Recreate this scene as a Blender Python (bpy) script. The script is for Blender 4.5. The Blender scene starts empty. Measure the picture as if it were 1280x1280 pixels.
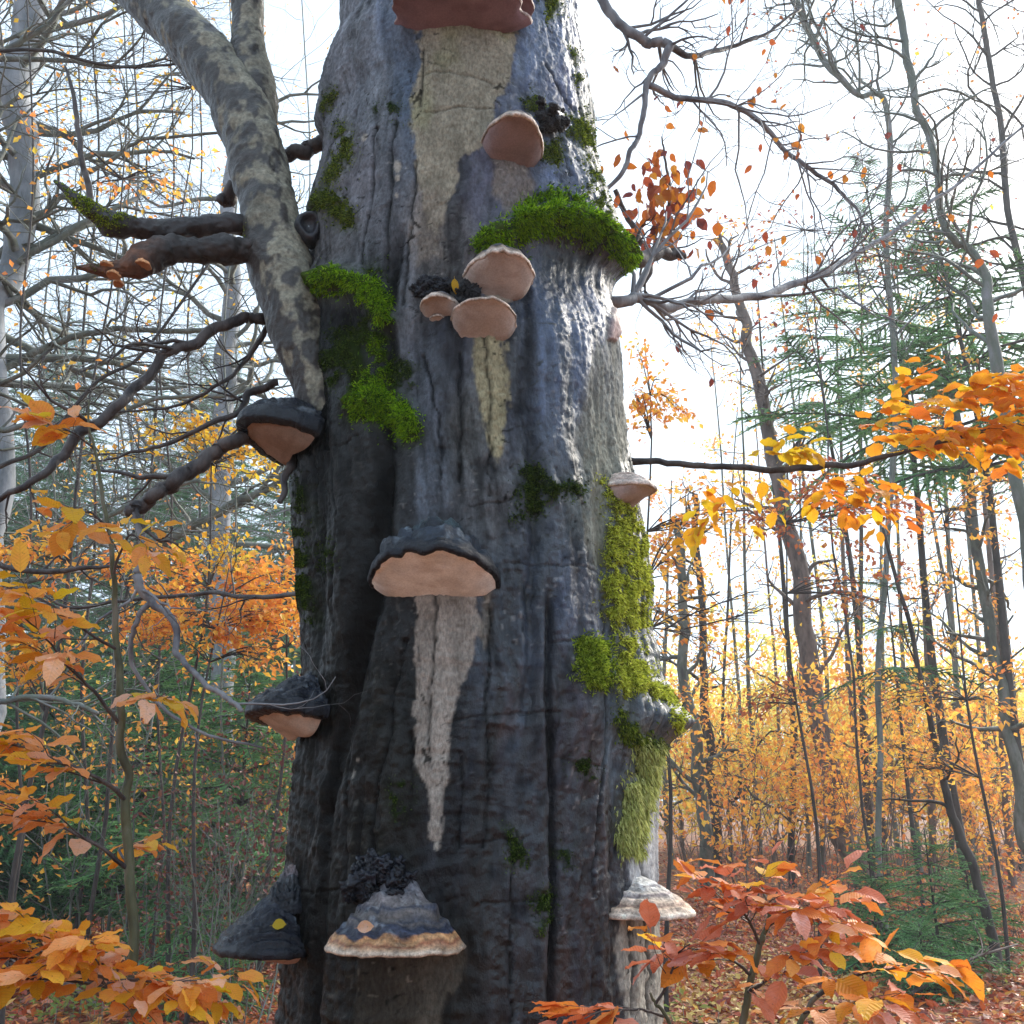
import bpy, math, numpy as np
from mathutils import Vector, Matrix
from mathutils.bvhtree import BVHTree

# ------------------------------------------------------------------ camera, sky, sun, exposure
SC = bpy.context.scene
COL = SC.collection
F = 1150.0                      # focal length in pixels of the 1280 px photograph
PITCH = math.atan(360 / F)      # the horizon lies 360 px below the middle
EYE = 1.5
CP, SP = math.cos(PITCH), math.sin(PITCH)
cd = bpy.data.cameras.new('camera')
cam = bpy.data.objects.new('camera', cd)
COL.objects.link(cam)
cam.location = (0, 0, EYE)
cam.rotation_euler = (math.pi / 2 + PITCH, 0, 0)
cd.sensor_width = 36
cd.lens = 36 * F / 1280
cd.clip_end = 2000
cd.clip_start = 0.05
SC.camera = cam

SUN_EL, SUN_AZ = math.radians(34), math.radians(44)     # azimuth clockwise from +Y
W = bpy.data.worlds.new('World')
SC.world = W
W.use_nodes = True
nt = W.node_tree
nt.nodes.clear()
wo = nt.nodes.new('ShaderNodeOutputWorld')
bg = nt.nodes.new('ShaderNodeBackground')
sky = nt.nodes.new('ShaderNodeTexSky')
sky.sky_type = 'NISHITA'
sky.sun_disc = False
sky.sun_elevation = SUN_EL
sky.sun_rotation = SUN_AZ
sky.dust_density = 4.0
sky.air_density = 1.2
# thin high cloud cover over the whole sky
tcw = nt.nodes.new('ShaderNodeTexCoord')
nz = nt.nodes.new('ShaderNodeTexNoise')
nz.inputs['Scale'].default_value = 2.2
nz.inputs['Detail'].default_value = 5
nt.links.new(tcw.outputs['Generated'], nz.inputs['Vector'])
rp = nt.nodes.new('ShaderNodeValToRGB')
rp.color_ramp.elements[0].position = 0.3
rp.color_ramp.elements[0].color = (.86, .86, .86, 1)
rp.color_ramp.elements[1].position = 0.75
rp.color_ramp.elements[1].color = (1, 1, 1, 1)
nt.links.new(nz.outputs['Fac'], rp.inputs['Fac'])
mixw = nt.nodes.new('ShaderNodeMixRGB')
mixw.inputs['Color2'].default_value = (2.75, 3.45, 4.2, 1)
nt.links.new(rp.outputs['Color'], mixw.inputs['Fac'])
nt.links.new(sky.outputs['Color'], mixw.inputs['Color1'])
nt.links.new(mixw.outputs['Color'], bg.inputs['Color'])
bg.inputs['Strength'].default_value = 0.125
nt.links.new(bg.outputs['Background'], wo.inputs['Surface'])

sd = bpy.data.lights.new('sun', 'SUN')
sd.energy = 2.8
sd.angle = math.radians(32)
sd.color = (1.0, .93, .82)
so = bpy.data.objects.new('sun', sd)
COL.objects.link(so)
sdir = Vector((math.sin(SUN_AZ) * math.cos(SUN_EL), math.cos(SUN_AZ) * math.cos(SUN_EL), math.sin(SUN_EL)))
so.rotation_euler = sdir.to_track_quat('Z', 'Y').to_euler()
so.location = (8, 4, 12)

SC.view_settings.view_transform = 'Standard'
SC.view_settings.look = 'None'
SC.view_settings.gamma = 1
SC.view_settings.use_curve_mapping = False
SC.view_settings.exposure = 1.65
SC.render.engine = 'CYCLES'
SC.cycles.max_bounces = 6
SC.cycles.transparent_max_bounces = 4
SC.cycles.use_denoising = True

# ------------------------------------------------------------------ helpers
def P(u, v, D):
    """world point seen at pixel (u, v) of the photograph, at distance D along the ground"""
    cx, cy = (u - 640) / F, (640 - v) / F
    d = np.array([cx, CP - cy * SP, SP + cy * CP])
    return np.array([0, 0, EYE]) + d * (D / d[1])

def mpp(v, D):
    """metres per photograph pixel at distance D"""
    cy = (640 - v) / F
    return D / (CP - cy * SP) / F

def to_px(X, Y, Z):
    z = Z - EYE
    zc = Y * CP + z * SP
    yc = -Y * SP + z * CP
    return 640 + F * X / zc, 640 - F * yc / zc

def _hash(ix, iy, iz, seed):
    h = (ix * 374761393 + iy * 668265263 + iz * 2147483647 + seed * 1274126177) & 0xffffffff
    h = ((h ^ (h >> 13)) * 1103515245) & 0xffffffff
    h = ((h ^ (h >> 16)) * 2246822519) & 0xffffffff
    return ((h ^ (h >> 15)) & 0xffffff) / float(0xffffff) * 2 - 1

def vnoise(x, y, z, seed=0):
    x, y, z = np.broadcast_arrays(np.asarray(x, float), np.asarray(y, float), np.asarray(z, float))
    fx, fy, fz = np.floor(x), np.floor(y), np.floor(z)
    ix, iy, iz = fx.astype(np.int64), fy.astype(np.int64), fz.astype(np.int64)
    tx, ty, tz = x - fx, y - fy, z - fz
    tx, ty, tz = tx * tx * (3 - 2 * tx), ty * ty * (3 - 2 * ty), tz * tz * (3 - 2 * tz)
    r = 0
    for a in (0, 1):
        wa = tx if a else 1 - tx
        for b in (0, 1):
            wb = ty if b else 1 - ty
            for c in (0, 1):
                wc = tz if c else 1 - tz
                r = r + wa * wb * wc * _hash(ix + a, iy + b, iz + c, seed)
    return r

def fbm(x, y, z, octv=4, seed=0, gain=.5):
    a, s, t = 1.0, 0, 0
    for o in range(octv):
        s = s + a * vnoise(x * 2 ** o, y * 2 ** o, z * 2 ** o, seed + o * 17)
        t += a
        a *= gain
    return s / t * 1.5

def sstep(a, b, x):
    t = np.clip((x - a) / (b - a), 0, 1)
    return t * t * (3 - 2 * t)

def poly_sd(u, v, poly):
    """signed distance in pixels, negative inside"""
    poly = np.array(poly, float)
    n = len(poly)
    d = np.full(u.shape, 1e9)
    ins = np.zeros(u.shape, bool)
    for i in range(n):
        a, b = poly[i], poly[(i + 1) % n]
        e = b - a
        w0, w1 = u - a[0], v - a[1]
        t = np.clip((w0 * e[0] + w1 * e[1]) / (e @ e + 1e-9), 0, 1)
        d = np.minimum(d, np.hypot(w0 - t * e[0], w1 - t * e[1]))
        c = ((a[1] > v) != (b[1] > v)) & (u < (b[0] - a[0]) * (v - a[1]) / (b[1] - a[1] + 1e-12) + a[0])
        ins ^= c
    return np.where(ins, -d, d)

def line_d(u, v, pts):
    d = np.full(u.shape, 1e9)
    pts = np.array(pts, float)
    for a, b in zip(pts[:-1], pts[1:]):
        e = b - a
        t = np.clip(((u - a[0]) * e[0] + (v - a[1]) * e[1]) / (e @ e + 1e-9), 0, 1)
        d = np.minimum(d, np.hypot(u - a[0] - t * e[0], v - a[1] - t * e[1]))
    return d

def smooth(pts, n):
    """Catmull-Rom through pts (any width), n samples"""
    p = np.array(pts, float)
    if len(p) < 3:
        t = np.linspace(0, 1, n)[:, None]
        return p[0] * (1 - t) + p[-1] * t
    q = np.vstack([2 * p[0] - p[1], p, 2 * p[-1] - p[-2]])
    t = np.linspace(0, len(p) - 1 - 1e-6, n)
    i = t.astype(int)
    f = (t - i)[:, None]
    a, b, c, d = q[i], q[i + 1], q[i + 2], q[i + 3]
    return .5 * (2 * b + (c - a) * f + (2 * a - 5 * b + 4 * c - d) * f ** 2 + (3 * b - a - 3 * c + d) * f ** 3)

def mk_mesh(name, V, FQ, FT=None, sm=True, attrs=None):
    me = bpy.data.meshes.new(name)
    V = np.asarray(V, np.float32)
    FQ = np.asarray(FQ, np.int32).reshape(-1, 4) if FQ is not None and len(FQ) else np.zeros((0, 4), np.int32)
    FT = np.asarray(FT, np.int32).reshape(-1, 3) if FT is not None and len(FT) else np.zeros((0, 3), np.int32)
    nq, nt_ = len(FQ), len(FT)
    me.vertices.add(len(V))
    me.vertices.foreach_set('co', V.ravel())
    me.loops.add(nq * 4 + nt_ * 3)
    me.loops.foreach_set('vertex_index', np.concatenate([FQ.ravel(), FT.ravel()]))
    me.polygons.add(nq + nt_)
    me.polygons.foreach_set('loop_start', np.concatenate([np.arange(nq) * 4, nq * 4 + np.arange(nt_) * 3]).astype(np.int32))
    me.polygons.foreach_set('loop_total', np.concatenate([np.full(nq, 4), np.full(nt_, 3)]).astype(np.int32))
    me.polygons.foreach_set('use_smooth', np.full(nq + nt_, sm))
    for k, a in (attrs or {}).items():
        a = np.asarray(a, np.float32)
        if a.ndim == 2:
            at = me.attributes.new(k, 'FLOAT_COLOR', 'POINT')
            if a.shape[1] == 3:
                a = np.hstack([a, np.ones((len(a), 1), np.float32)])
            at.data.foreach_set('color', a.ravel())
        else:
            at = me.attributes.new(k, 'FLOAT', 'POINT')
            at.data.foreach_set('value', a)
    me.update(calc_edges=True)
    me.validate()
    return me

def link(name, me, mat=None, parent=None, kind=None, label=None, cat=None, group=None):
    o = bpy.data.objects.new(name, me)
    COL.objects.link(o)
    if mat is not None and me is not None and not me.materials:
        me.materials.append(mat)
    if parent is not None:
        o.parent = parent
    return tag(o, label, cat, group, kind)

def tag(o, label=None, cat=None, group=None, kind=None):
    if label: o['label'] = label
    if cat: o['category'] = cat
    if group: o['group'] = group
    if kind: o['kind'] = kind
    return o

def empty(name, loc, label, cat, group=None):
    o = bpy.data.objects.new(name, None)
    COL.objects.link(o)
    o.location = Vector([float(c) for c in loc])
    o.empty_display_size = .1
    return tag(o, label, cat, group)

def child(name, me, mat, root, kind=None, label=None):
    """mesh given in world space, parented to a root Empty that only has a location"""
    loc = np.array(root.location)
    if loc.any():
        n = len(me.vertices)
        co = np.empty(n * 3, np.float32)
        me.vertices.foreach_get('co', co)
        me.vertices.foreach_set('co', (co.reshape(-1, 3) - loc).astype(np.float32).ravel())
    return link(name, me, mat, root, kind, label)

class MB:
    """collects tubes and leaves as one mesh"""
    def __init__(s):
        s.V, s.Q, s.T, s.n = [], [], [], 0
    def add(s, V, Q=None, T=None):
        s.V.append(np.asarray(V, float))
        if Q is not None and len(Q): s.Q.append(np.asarray(Q) + s.n)
        if T is not None and len(T): s.T.append(np.asarray(T) + s.n)
        s.n += len(V)
    def tube(s, p, r, k=6, rough=0.0, seed=0):
        p = np.asarray(p, float)
        n = len(p)
        r = np.broadcast_to(np.asarray(r, float), (n,))
        t = np.gradient(p, axis=0)
        t /= np.linalg.norm(t, axis=1)[:, None] + 1e-9
        ref = np.array([0, 0, 1.0]) if abs(t[n // 2, 2]) < .8 else np.array([1.0, 0, 0])
        a = np.cross(t, ref)
        a /= np.linalg.norm(a, axis=1)[:, None] + 1e-9
        b = np.cross(t, a)
        th = np.arange(k) / k * 2 * np.pi
        rr = np.repeat(r[:, None], k, 1)
        if rough:
            q = p[:, None, :] + (np.cos(th)[None, :, None] * a[:, None, :] + np.sin(th)[None, :, None] * b[:, None, :]) * rr[..., None]
            sc = 1.6 / max(r.max(), .01)
            rr = rr * (1 + rough * fbm(q[..., 0] * sc, q[..., 1] * sc, q[..., 2] * sc * .6, 3, seed))
        V = p[:, None, :] + (np.cos(th)[None, :, None] * a[:, None, :] + np.sin(th)[None, :, None] * b[:, None, :]) * rr[..., None]
        V = V.reshape(-1, 3)
        i = np.arange(n - 1)[:, None] * k
        j = np.arange(k)[None, :]
        j2 = (j + 1) % k
        Q = np.stack([i + j, i + j2, i + k + j2, i + k + j], -1).reshape(-1, 4)
        V = np.vstack([V, p[-1] + t[-1] * r[-1] * .5])
        m = len(V) - 1
        T = np.stack([(n - 1) * k + j[0], (n - 1) * k + j2[0], np.full(k, m)], -1)
        s.add(V, Q, T)
    def mesh(s, name, sm=True, attrs=None):
        if not s.V: return None
        return mk_mesh(name, np.vstack(s.V), np.vstack(s.Q) if s.Q else None, np.vstack(s.T) if s.T else None, sm, attrs)

def leaf_cloud(pos, dirs, nrm, size, wid=.58, fold=.18):
    """many small leaves, 4 triangles each, as V, T"""
    n = len(pos)
    d = dirs / (np.linalg.norm(dirs, axis=1)[:, None] + 1e-9)
    s_ = np.cross(nrm, d)
    s_ /= np.linalg.norm(s_, axis=1)[:, None] + 1e-9
    u = np.cross(d, s_)
    L = np.asarray(size)[:, None]
    base = pos
    tip = pos + d * L
    lft = pos + d * L * .45 + s_ * L * wid * .5 + u * L * fold
    rgt = pos + d * L * .45 - s_ * L * wid * .5 + u * L * fold
    mid = pos + d * L * .5
    V = np.stack([base, lft, tip, rgt, mid], 1).reshape(-1, 3)
    o = np.arange(n)[:, None] * 5
    T = np.concatenate([o + np.array([[0, 4, 1]]), o + np.array([[1, 4, 2]]), o + np.array([[0, 3, 4]]), o + np.array([[3, 2, 4]])], 0)
    return V, T

# ------------------------------------------------------------------ materials
def new_mat(name):
    m = bpy.data.materials.new(name)
    m.use_nodes = True
    n = m.node_tree
    n.nodes.clear()
    out = n.nodes.new('ShaderNodeOutputMaterial')
    return m, n, out

def N(n, t, **kw):
    x = n.nodes.new('ShaderNode' + t)
    for k, v in kw.items():
        if k in x.inputs: x.inputs[k].default_value = v
        else: setattr(x, k, v)
    return x

def ramp(n, stops):
    r = n.nodes.new('ShaderNodeValToRGB')
    e = r.color_ramp.elements
    while len(e) < len(stops): e.new(.5)
    for x, (p, c) in zip(e, stops):
        x.position = p
        x.color = (*c, 1)
    return r

def mat_attr(name, rough=.6, bump=.004, bscale=120, spec=.5, vary=.25, rough_attr=False, spec_attr=False, stretch=(1, 1, 1), bump2=None, coat=0):
    """colour from the mesh's own 'Col' attribute (bark, crust), fine grain by noise"""
    m, n, out = new_mat(name)
    b = N(n, 'BsdfPrincipled', Roughness=rough)
    b.inputs['Specular IOR Level'].default_value = spec
    if coat:
        b.inputs['Coat Weight'].default_value = coat
        b.inputs['Coat Roughness'].default_value = .15
    at = N(n, 'Attribute', attribute_name='Col')
    tc = N(n, 'TexCoord')
    mp = N(n, 'Mapping')
    mp.inputs['Scale'].default_value = stretch
    n.links.new(tc.outputs['Object'], mp.inputs['Vector'])
    nz = N(n, 'TexNoise', Scale=bscale, Detail=5.0, Roughness=.65)
    n.links.new(mp.outputs['Vector'], nz.inputs['Vector'])
    mr = N(n, 'MapRange')
    mr.inputs['From Min'].default_value = .36
    mr.inputs['From Max'].default_value = .64
    mr.inputs['To Min'].default_value = 1 - vary
    mr.inputs['To Max'].default_value = 1 + vary
    n.links.new(nz.outputs['Fac'], mr.inputs['Value'])
    mx = N(n, 'VectorMath', operation='SCALE')
    n.links.new(at.outputs['Color'], mx.inputs[0])
    n.links.new(mr.outputs['Result'], mx.inputs['Scale'])
    n.links.new(mx.outputs['Vector'], b.inputs['Base Color'])
    bp = N(n, 'Bump', Strength=1.0, Distance=bump)
    n.links.new(nz.outputs['Fac'], bp.inputs['Height'])
    if bump2:
        nz2 = N(n, 'TexNoise', Scale=bump2[0], Detail=3.0)
        mp2 = N(n, 'Mapping')
        mp2.inputs['Scale'].default_value = bump2[2]
        n.links.new(tc.outputs['Object'], mp2.inputs['Vector'])
        n.links.new(mp2.outputs['Vector'], nz2.inputs['Vector'])
        b2 = N(n, 'Bump', Strength=.9, Distance=bump2[1])
        n.links.new(nz2.outputs['Fac'], b2.inputs['Height'])
        n.links.new(b2.outputs['Normal'], bp.inputs['Normal'])
    n.links.new(bp.outputs['Normal'], b.inputs['Normal'])
    if rough_attr:
        ra = N(n, 'Attribute', attribute_name='rgh')
        n.links.new(ra.outputs['Fac'], b.inputs['Roughness'])
    if spec_attr:
        sa = N(n, 'Attribute', attribute_name='spc')
        n.links.new(sa.outputs['Fac'], b.inputs['Specular IOR Level'])
    n.links.new(b.outputs['BSDF'], out.inputs['Surface'])
    return m

def mat_bark(name, dark, light, green=None, scale=9, rough=.7, bump=.01):
    m, n, out = new_mat(name)
    b = N(n, 'BsdfPrincipled', Roughness=rough)
    b.inputs['Specular IOR Level'].default_value = .3
    tc = N(n, 'TexCoord')
    mp = N(n, 'Mapping')
    mp.inputs['Scale'].default_value = (1, 1, .35)
    n.links.new(tc.outputs['Object'], mp.inputs['Vector'])
    nz = N(n, 'TexNoise', Scale=scale, Detail=6.0, Roughness=.6)
    n.links.new(mp.outputs['Vector'], nz.inputs['Vector'])
    st = [(.36, dark), (.62, light)]
    if green: st = [(.33, dark), (.5, green), (.66, light)]
    r = ramp(n, st)
    n.links.new(nz.outputs['Fac'], r.inputs['Fac'])
    n.links.new(r.outputs['Color'], b.inputs['Base Color'])
    bp = N(n, 'Bump', Strength=.7, Distance=bump)
    nf = N(n, 'TexNoise', Scale=scale * 7, Detail=4.0)
    n.links.new(mp.outputs['Vector'], nf.inputs['Vector'])
    n.links.new(nf.outputs['Fac'], bp.inputs['Height'])
    n.links.new(bp.outputs['Normal'], b.inputs['Normal'])
    n.links.new(b.outputs['BSDF'], out.inputs['Surface'])
    return m

def mat_leaf(name, stops, trans=.45, rough=.5, island=False, veins=False, gloss=.35):
    m, n, out = new_mat(name)
    b = N(n, 'BsdfPrincipled', Roughness=rough)
    b.inputs['Specular IOR Level'].default_value = gloss
    r = ramp(n, stops)
    if island:
        src = N(n, 'NewGeometry').outputs['Random Per Island']
    else:
        src = N(n, 'ObjectInfo').outputs['Random']
    tc = N(n, 'TexCoord')
    nz = N(n, 'TexNoise', Scale=3.0 if not island else 1.2, Detail=3.0)
    n.links.new(tc.outputs['Object'], nz.inputs['Vector'])
    ad = N(n, 'Math', operation='MULTIPLY_ADD')
    n.links.new(nz.outputs['Fac'], ad.inputs[0])
    ad.inputs[1].default_value = .5
    sb = N(n, 'Math', operation='SUBTRACT')
    n.links.new(src, sb.inputs[0])
    sb.inputs[1].default_value = .25
    n.links.new(sb.outputs[0], ad.inputs[2])
    n.links.new(ad.outputs[0], r.inputs['Fac'])
    colr = r.outputs['Color']
    if veins:
        sx = N(n, 'SeparateXYZ')
        n.links.new(tc.outputs['Object'], sx.inputs[0])
        ab = N(n, 'Math', operation='ABSOLUTE')
        n.links.new(sx.outputs['Y'], ab.inputs[0])
        k = N(n, 'Math', operation='MULTIPLY_ADD')
        n.links.new(ab.outputs[0], k.inputs[0]); k.inputs[1].default_value = -.9
        n.links.new(sx.outputs['X'], k.inputs[2])
        m1 = N(n, 'Math', operation='MULTIPLY'); m1.inputs[1].default_value = 9.0 * 6.283
        n.links.new(k.outputs[0], m1.inputs[0])
        si = N(n, 'Math', operation='SINE')
        n.links.new(m1.outputs[0], si.inputs[0])
        pw = N(n, 'MapRange')
        pw.inputs['From Min'].default_value = .75
        pw.inputs['From Max'].default_value = 1.0
        n.links.new(si.outputs[0], pw.inputs['Value'])
        md = N(n, 'MapRange')
        md.inputs['From Min'].default_value = .0
        md.inputs['From Max'].default_value = .02
        md.inputs['To Min'].default_value = 1
        md.inputs['To Max'].default_value = 0
        n.links.new(ab.outputs[0], md.inputs['Value'])
        mxv = N(n, 'Math', operation='MAXIMUM')
        n.links.new(pw.outputs[0], mxv.inputs[0]); n.links.new(md.outputs[0], mxv.inputs[1])
        vv = N(n, 'MapRange'); vv.inputs['To Min'].default_value = 1.0; vv.inputs['To Max'].default_value = .86
        n.links.new(mxv.outputs[0], vv.inputs['Value'])
        sc = N(n, 'VectorMath', operation='SCALE')
        n.links.new(colr, sc.inputs[0]); n.links.new(vv.outputs[0], sc.inputs['Scale'])
        colr = sc.outputs[0]
        bp = N(n, 'Bump', Strength=.25, Distance=.003)
        n.links.new(si.outputs[0], bp.inputs['Height'])
        n.links.new(bp.outputs['Normal'], b.inputs['Normal'])
    if veins:      # brown spots and blotches
        ns = N(n, 'TexNoise', Scale=7.0, Detail=5.0, Roughness=.7)
        oi = N(n, 'ObjectInfo')
        va = N(n, 'VectorMath', operation='ADD')
        n.links.new(tc.outputs['Object'], va.inputs[0]); n.links.new(oi.outputs['Location'], va.inputs[1])
        n.links.new(va.outputs[0], ns.inputs['Vector'])
        ms = N(n, 'MapRange')
        ms.inputs['From Min'].default_value = .60; ms.inputs['From Max'].default_value = .68
        ms.inputs['To Min'].default_value = 0; ms.inputs['To Max'].default_value = .75
        n.links.new(ns.outputs['Fac'], ms.inputs['Value'])
        mb_ = N(n, 'MixRGB', Color2=(.16, .06, .03, 1))
        n.links.new(ms.outputs[0], mb_.inputs['Fac']); n.links.new(colr, mb_.inputs['Color1'])
        colr = mb_.outputs[0]
    n.links.new(colr, b.inputs['Base Color'])
    t = N(n, 'BsdfTranslucent')
    n.links.new(colr, t.inputs['Color'])
    mx = N(n, 'MixShader', Fac=trans)
    n.links.new(b.outputs[0], mx.inputs[1])
    n.links.new(t.outputs[0], mx.inputs[2])
    n.links.new(mx.outputs[0], out.inputs['Surface'])
    return m
# ------------------------------------------------------------------ the big beech trunk
TY = 2.3                                     # distance of the trunk's axis
EL = np.array([[-80,424],[0,422],[60,424],[95,420],[105,410],[130,399],[165,398],[195,408],[230,400],[270,388],[300,386],[360,384],[400,384],[450,378],[500,373],[570,371],[600,366],[650,368],[700,372],[760,376],[800,379],[850,382],[900,378],[950,372],[1000,366],[1100,358],[1200,352],[1280,346],[1400,336],[1600,310],[2100,240]], float)
ER = np.array([[-80,715],[0,722],[50,726],[100,735],[150,746],[200,750],[250,760],[300,778],[330,788],[350,778],[375,770],[400,770],[450,776],[500,780],[560,784],[600,790],[650,801],[700,810],[750,816],[800,819],[850,826],[875,838],[900,838],[930,832],[960,826],[1000,823],[1100,822],[1150,824],[1200,828],[1280,828],[1400,840],[1600,870],[2100,950]], float)
z_lo, z_mid0, z_mid1, z_hi = -.15, 0.93, 4.02, 5.6
zs = np.concatenate([np.linspace(z_lo, z_mid0, 26)[:-1], np.linspace(z_mid0, z_mid1, 1010), np.linspace(z_mid1, z_hi, 24)[1:]])
na = 400
ang_f = np.linspace(-108, 108, 346)
ang_b = np.linspace(108, 252, na - 346 + 2)[1:-1]
th = np.radians(np.concatenate([ang_f, ang_b]))     # 0 faces the camera
_, vrow = to_px(0, TY, zs)
xl = np.array([P(np.interp(v, EL[:, 0], EL[:, 1]), v, TY)[0] for v in vrow])
xr = np.array([P(np.interp(v, ER[:, 0], ER[:, 1]), v, TY)[0] for v in vrow])
def sm1(a, w):
    k = np.hanning(w + 2)[1:-1]; k /= k.sum()
    return np.convolve(np.pad(a, w // 2, mode='edge'), k, 'valid')[:len(a)]
xl, xr = sm1(xl, 15), sm1(xr, 15)
cx0, ra = (xl + xr) / 2, (xr - xl) / 2 * .985
rb = np.interp(zs, [0, 1, 5.6], [.50, .44, .33])
TH, ZZ = np.meshgrid(th, zs)
CX, RA, RB = cx0[:, None] + 0 * TH, ra[:, None] + 0 * TH, rb[:, None] + 0 * TH
nx, ny = np.sin(TH), -np.cos(TH)
X0, Y0 = CX + nx * RA, TY + ny * RB
nl = np.hypot(nx / RA, ny / RB)
NX, NY = nx / RA / nl, ny / RB / nl
U, V = to_px(X0, Y0, ZZ)
front = sstep(-.1, .35, ny * -1)             # 1 on the camera side
S = TH * .42                                  # arc length, metres

wu = U + 3.5 * fbm(U * .018, V * .008, 0, 3, 5)  # wandering copy of the pixel coordinates
def crease(pts, w, amp):
    p = np.array(pts, float)
    c = np.interp(V, p[:, 1], p[:, 0])
    fade = sstep(p[0, 1] - 40, p[0, 1] + 25, V) * (1 - sstep(p[-1, 1] - 25, p[-1, 1] + 40, V))
    return -amp * np.exp(-((wu - c) / w) ** 2) * fade * front

def blob(cu, cv, su, sv, amp):
    return amp * np.exp(-((U - cu) / su) ** 2 - ((V - cv) / sv) ** 2) * sstep(-.5, 0, -ny)

D = np.zeros_like(U)
D += crease([(500, 290), (487, 350), (487, 480), (480, 640), (468, 760), (446, 850), (424, 930), (405, 1020), (396, 1150), (388, 1290)], 9, .022)
D += crease([(480, 560), (470, 700), (440, 850), (415, 960)], 22, .008)
D += crease([(392, 480), (398, 640), (392, 800)], 12, .022)
D += crease([(650, 330), (658, 430), (663, 520), (668, 620), (668, 760), (664, 900)], 9, .020)
D += crease([(690, 760), (687, 850), (690, 960), (693, 1100), (694, 1300)], 5, .026)
D += crease([(708, 800), (706, 1000), (712, 1290)], 22, .008)
D += crease([(520, 20), (517, 120), (508, 200)], 14, .010)
D += crease([(580, 350), (575, 480), (572, 640)], 4, .008)
D += crease([(752, 600), (758, 720), (764, 900), (772, 1040), (776, 1290)], 8, .012)
D += crease([(640, 740), (626, 900), (612, 1080)], 15, .007)
D -= crease([(560, 380), (548, 480), (545, 640)], 16, .009)
D -= crease([(610, 400), (612, 560), (610, 650)], 16, .007)
D -= crease([(676, 700), (678, 860), (678, 1100), (676, 1290)], 10, .010)
D -= crease([(430, 600), (425, 760), (418, 850)], 22, .012)
# the old branch collar under the moss arch, the left overhang, knobs
arch = line_d(U, V, [(606, 306), (640, 285), (690, 275), (738, 288), (772, 312), (792, 330)])
D += .055 * np.exp(-(arch / 17) ** 2)
D -= .035 * np.exp(-((U - 718) / 55) ** 2 - ((V - 342) / 42) ** 2)
D += .020 * np.exp(-((U - 700) / 60) ** 2 - ((V - 430) / 60) ** 2)
la = line_d(U, V, [(392, 352), (430, 346), (466, 368), (480, 396)])
D += .040 * np.exp(-(la / 15) ** 2)
D -= .025 * np.exp(-((U - 430) / 28) ** 2 - ((V - 405) / 24) ** 2)
lb = line_d(U, V, [(440, 505), (480, 500), (515, 530)])
D += .022 * np.exp(-(lb / 13) ** 2)
D += .050 * np.exp(-((U - 834) / 15) ** 2 - ((V - 902) / 20) ** 2) + .022 * np.exp(-((U - 805) / 26) ** 2 - ((V - 895) / 32) ** 2)
D += blob(686, 148, 12, 14, .035) + blob(404, 150, 14, 26, .020) + blob(414, 235, 22, 34, .014) + blob(395, 262, 20, 18, .014)
D += blob(625, 608, 26, 14, .006) + blob(690, 616, 30, 22, .008) + blob(744, 830, 24, 26, .010)
D += blob(640, 905, 38, 6, .006) + blob(812, 780, 18, 26, -.012)
# muscle-like swelling, long ribs, cracked wet bark, wrinkles
D += .009 * fbm(S * 5, ZZ * 1.0, 0, 3, 11)
rib = fbm(S * 24, ZZ * 2.2, 1, 4, 21)
calm = .45 + .55 * sstep(250, 480, V)
D += .0045 * rib * calm + .0030 * calm * fbm(S * 60, ZZ * 6, 1, 3, 22)
dryness = np.zeros_like(U)
n_edge = 5 * fbm(S * 38, ZZ * 14, 3, 4, 31) + 3 * fbm(S * 120, ZZ * 60, 3, 2, 32)
def dry(poly, soft=3, f=1):
    global dryness
    d = poly_sd(U, V, poly) + n_edge
    dryness = np.maximum(dryness, f * (1 - sstep(-soft, soft, d)))
    return 1 - sstep(-soft, soft, d)
m_top = dry([(526,-60),(650,-60),(647,60),(640,100),(618,140),(600,185),(578,195),(572,232),(558,250),(545,300),(528,262),(517,200),(514,120),(522,80)], 3)
m_top2 = dry([(520,230),(556,240),(552,320),(520,330),(510,280)], 9, .6)
m_f2 = dry([(618,190),(662,196),(668,228),(660,262),(632,268),(620,240)], 6, .8)
m_f35 = dry([(606,350),(640,350),(640,376),(606,376)], 2)
m_f5 = dry([(592,410),(628,410),(632,455),(638,500),(632,560),(624,584),(610,560),(596,500)], 3, .95)
m_rt = dry([(726,470),(742,436),(770,392),(778,450),(783,555),(768,610),(764,668),(746,722),(733,672),(740,600),(722,540)], 5, .62)
m_f6 = dry([(521,735),(597,735),(600,780),(584,850),(564,900),(560,950),(556,1010),(549,1052),(537,1046),(533,980),(520,950),(519,880),(524,830)], 2)
m_f6b = dry([(600,735),(617,735),(615,790),(606,810),(602,780)], 4, .7)
m_f10 = dry([(448,1186),(580,1186),(578,1225),(556,1260),(548,1330),(440,1330)], 4, .55)
m_f12 = dry([(776,1136),(832,1136),(840,1330),(800,1330),(778,1230)], 3)
m_str = dry([(797,950),(845,945),(845,1150),(792,1150),(790,1060)], 3)
patch_wet = dryness
rough_fine = fbm(S * 70, ZZ * 26, 2, 3, 41)
crk = 1 - np.abs(fbm(S * 16, ZZ * 2.4, 4, 3, 51)) * 5
crk = np.clip(crk, 0, 1) ** 3
D -= .005 * calm * crk * sstep(-.2, .5, fbm(S * 4, ZZ * 2, 3, 2, 52)) * (1 - .5 * dryness)
wr = fbm(S * 9 + 2, ZZ * 46 + 3 * vnoise(S * 4, ZZ * 3, 0, 3), 5, 3, 61)
wrz = np.clip(.35 + .6 * fbm(S * 3, ZZ * 1.6, 7, 2, 62) + .35 * sstep(560, 900, V), 0, 1.2)
D += (.0024 + .0016 * (1 - sstep(430, 540, U)) * sstep(420, 560, V)) * wr * wrz
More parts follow.
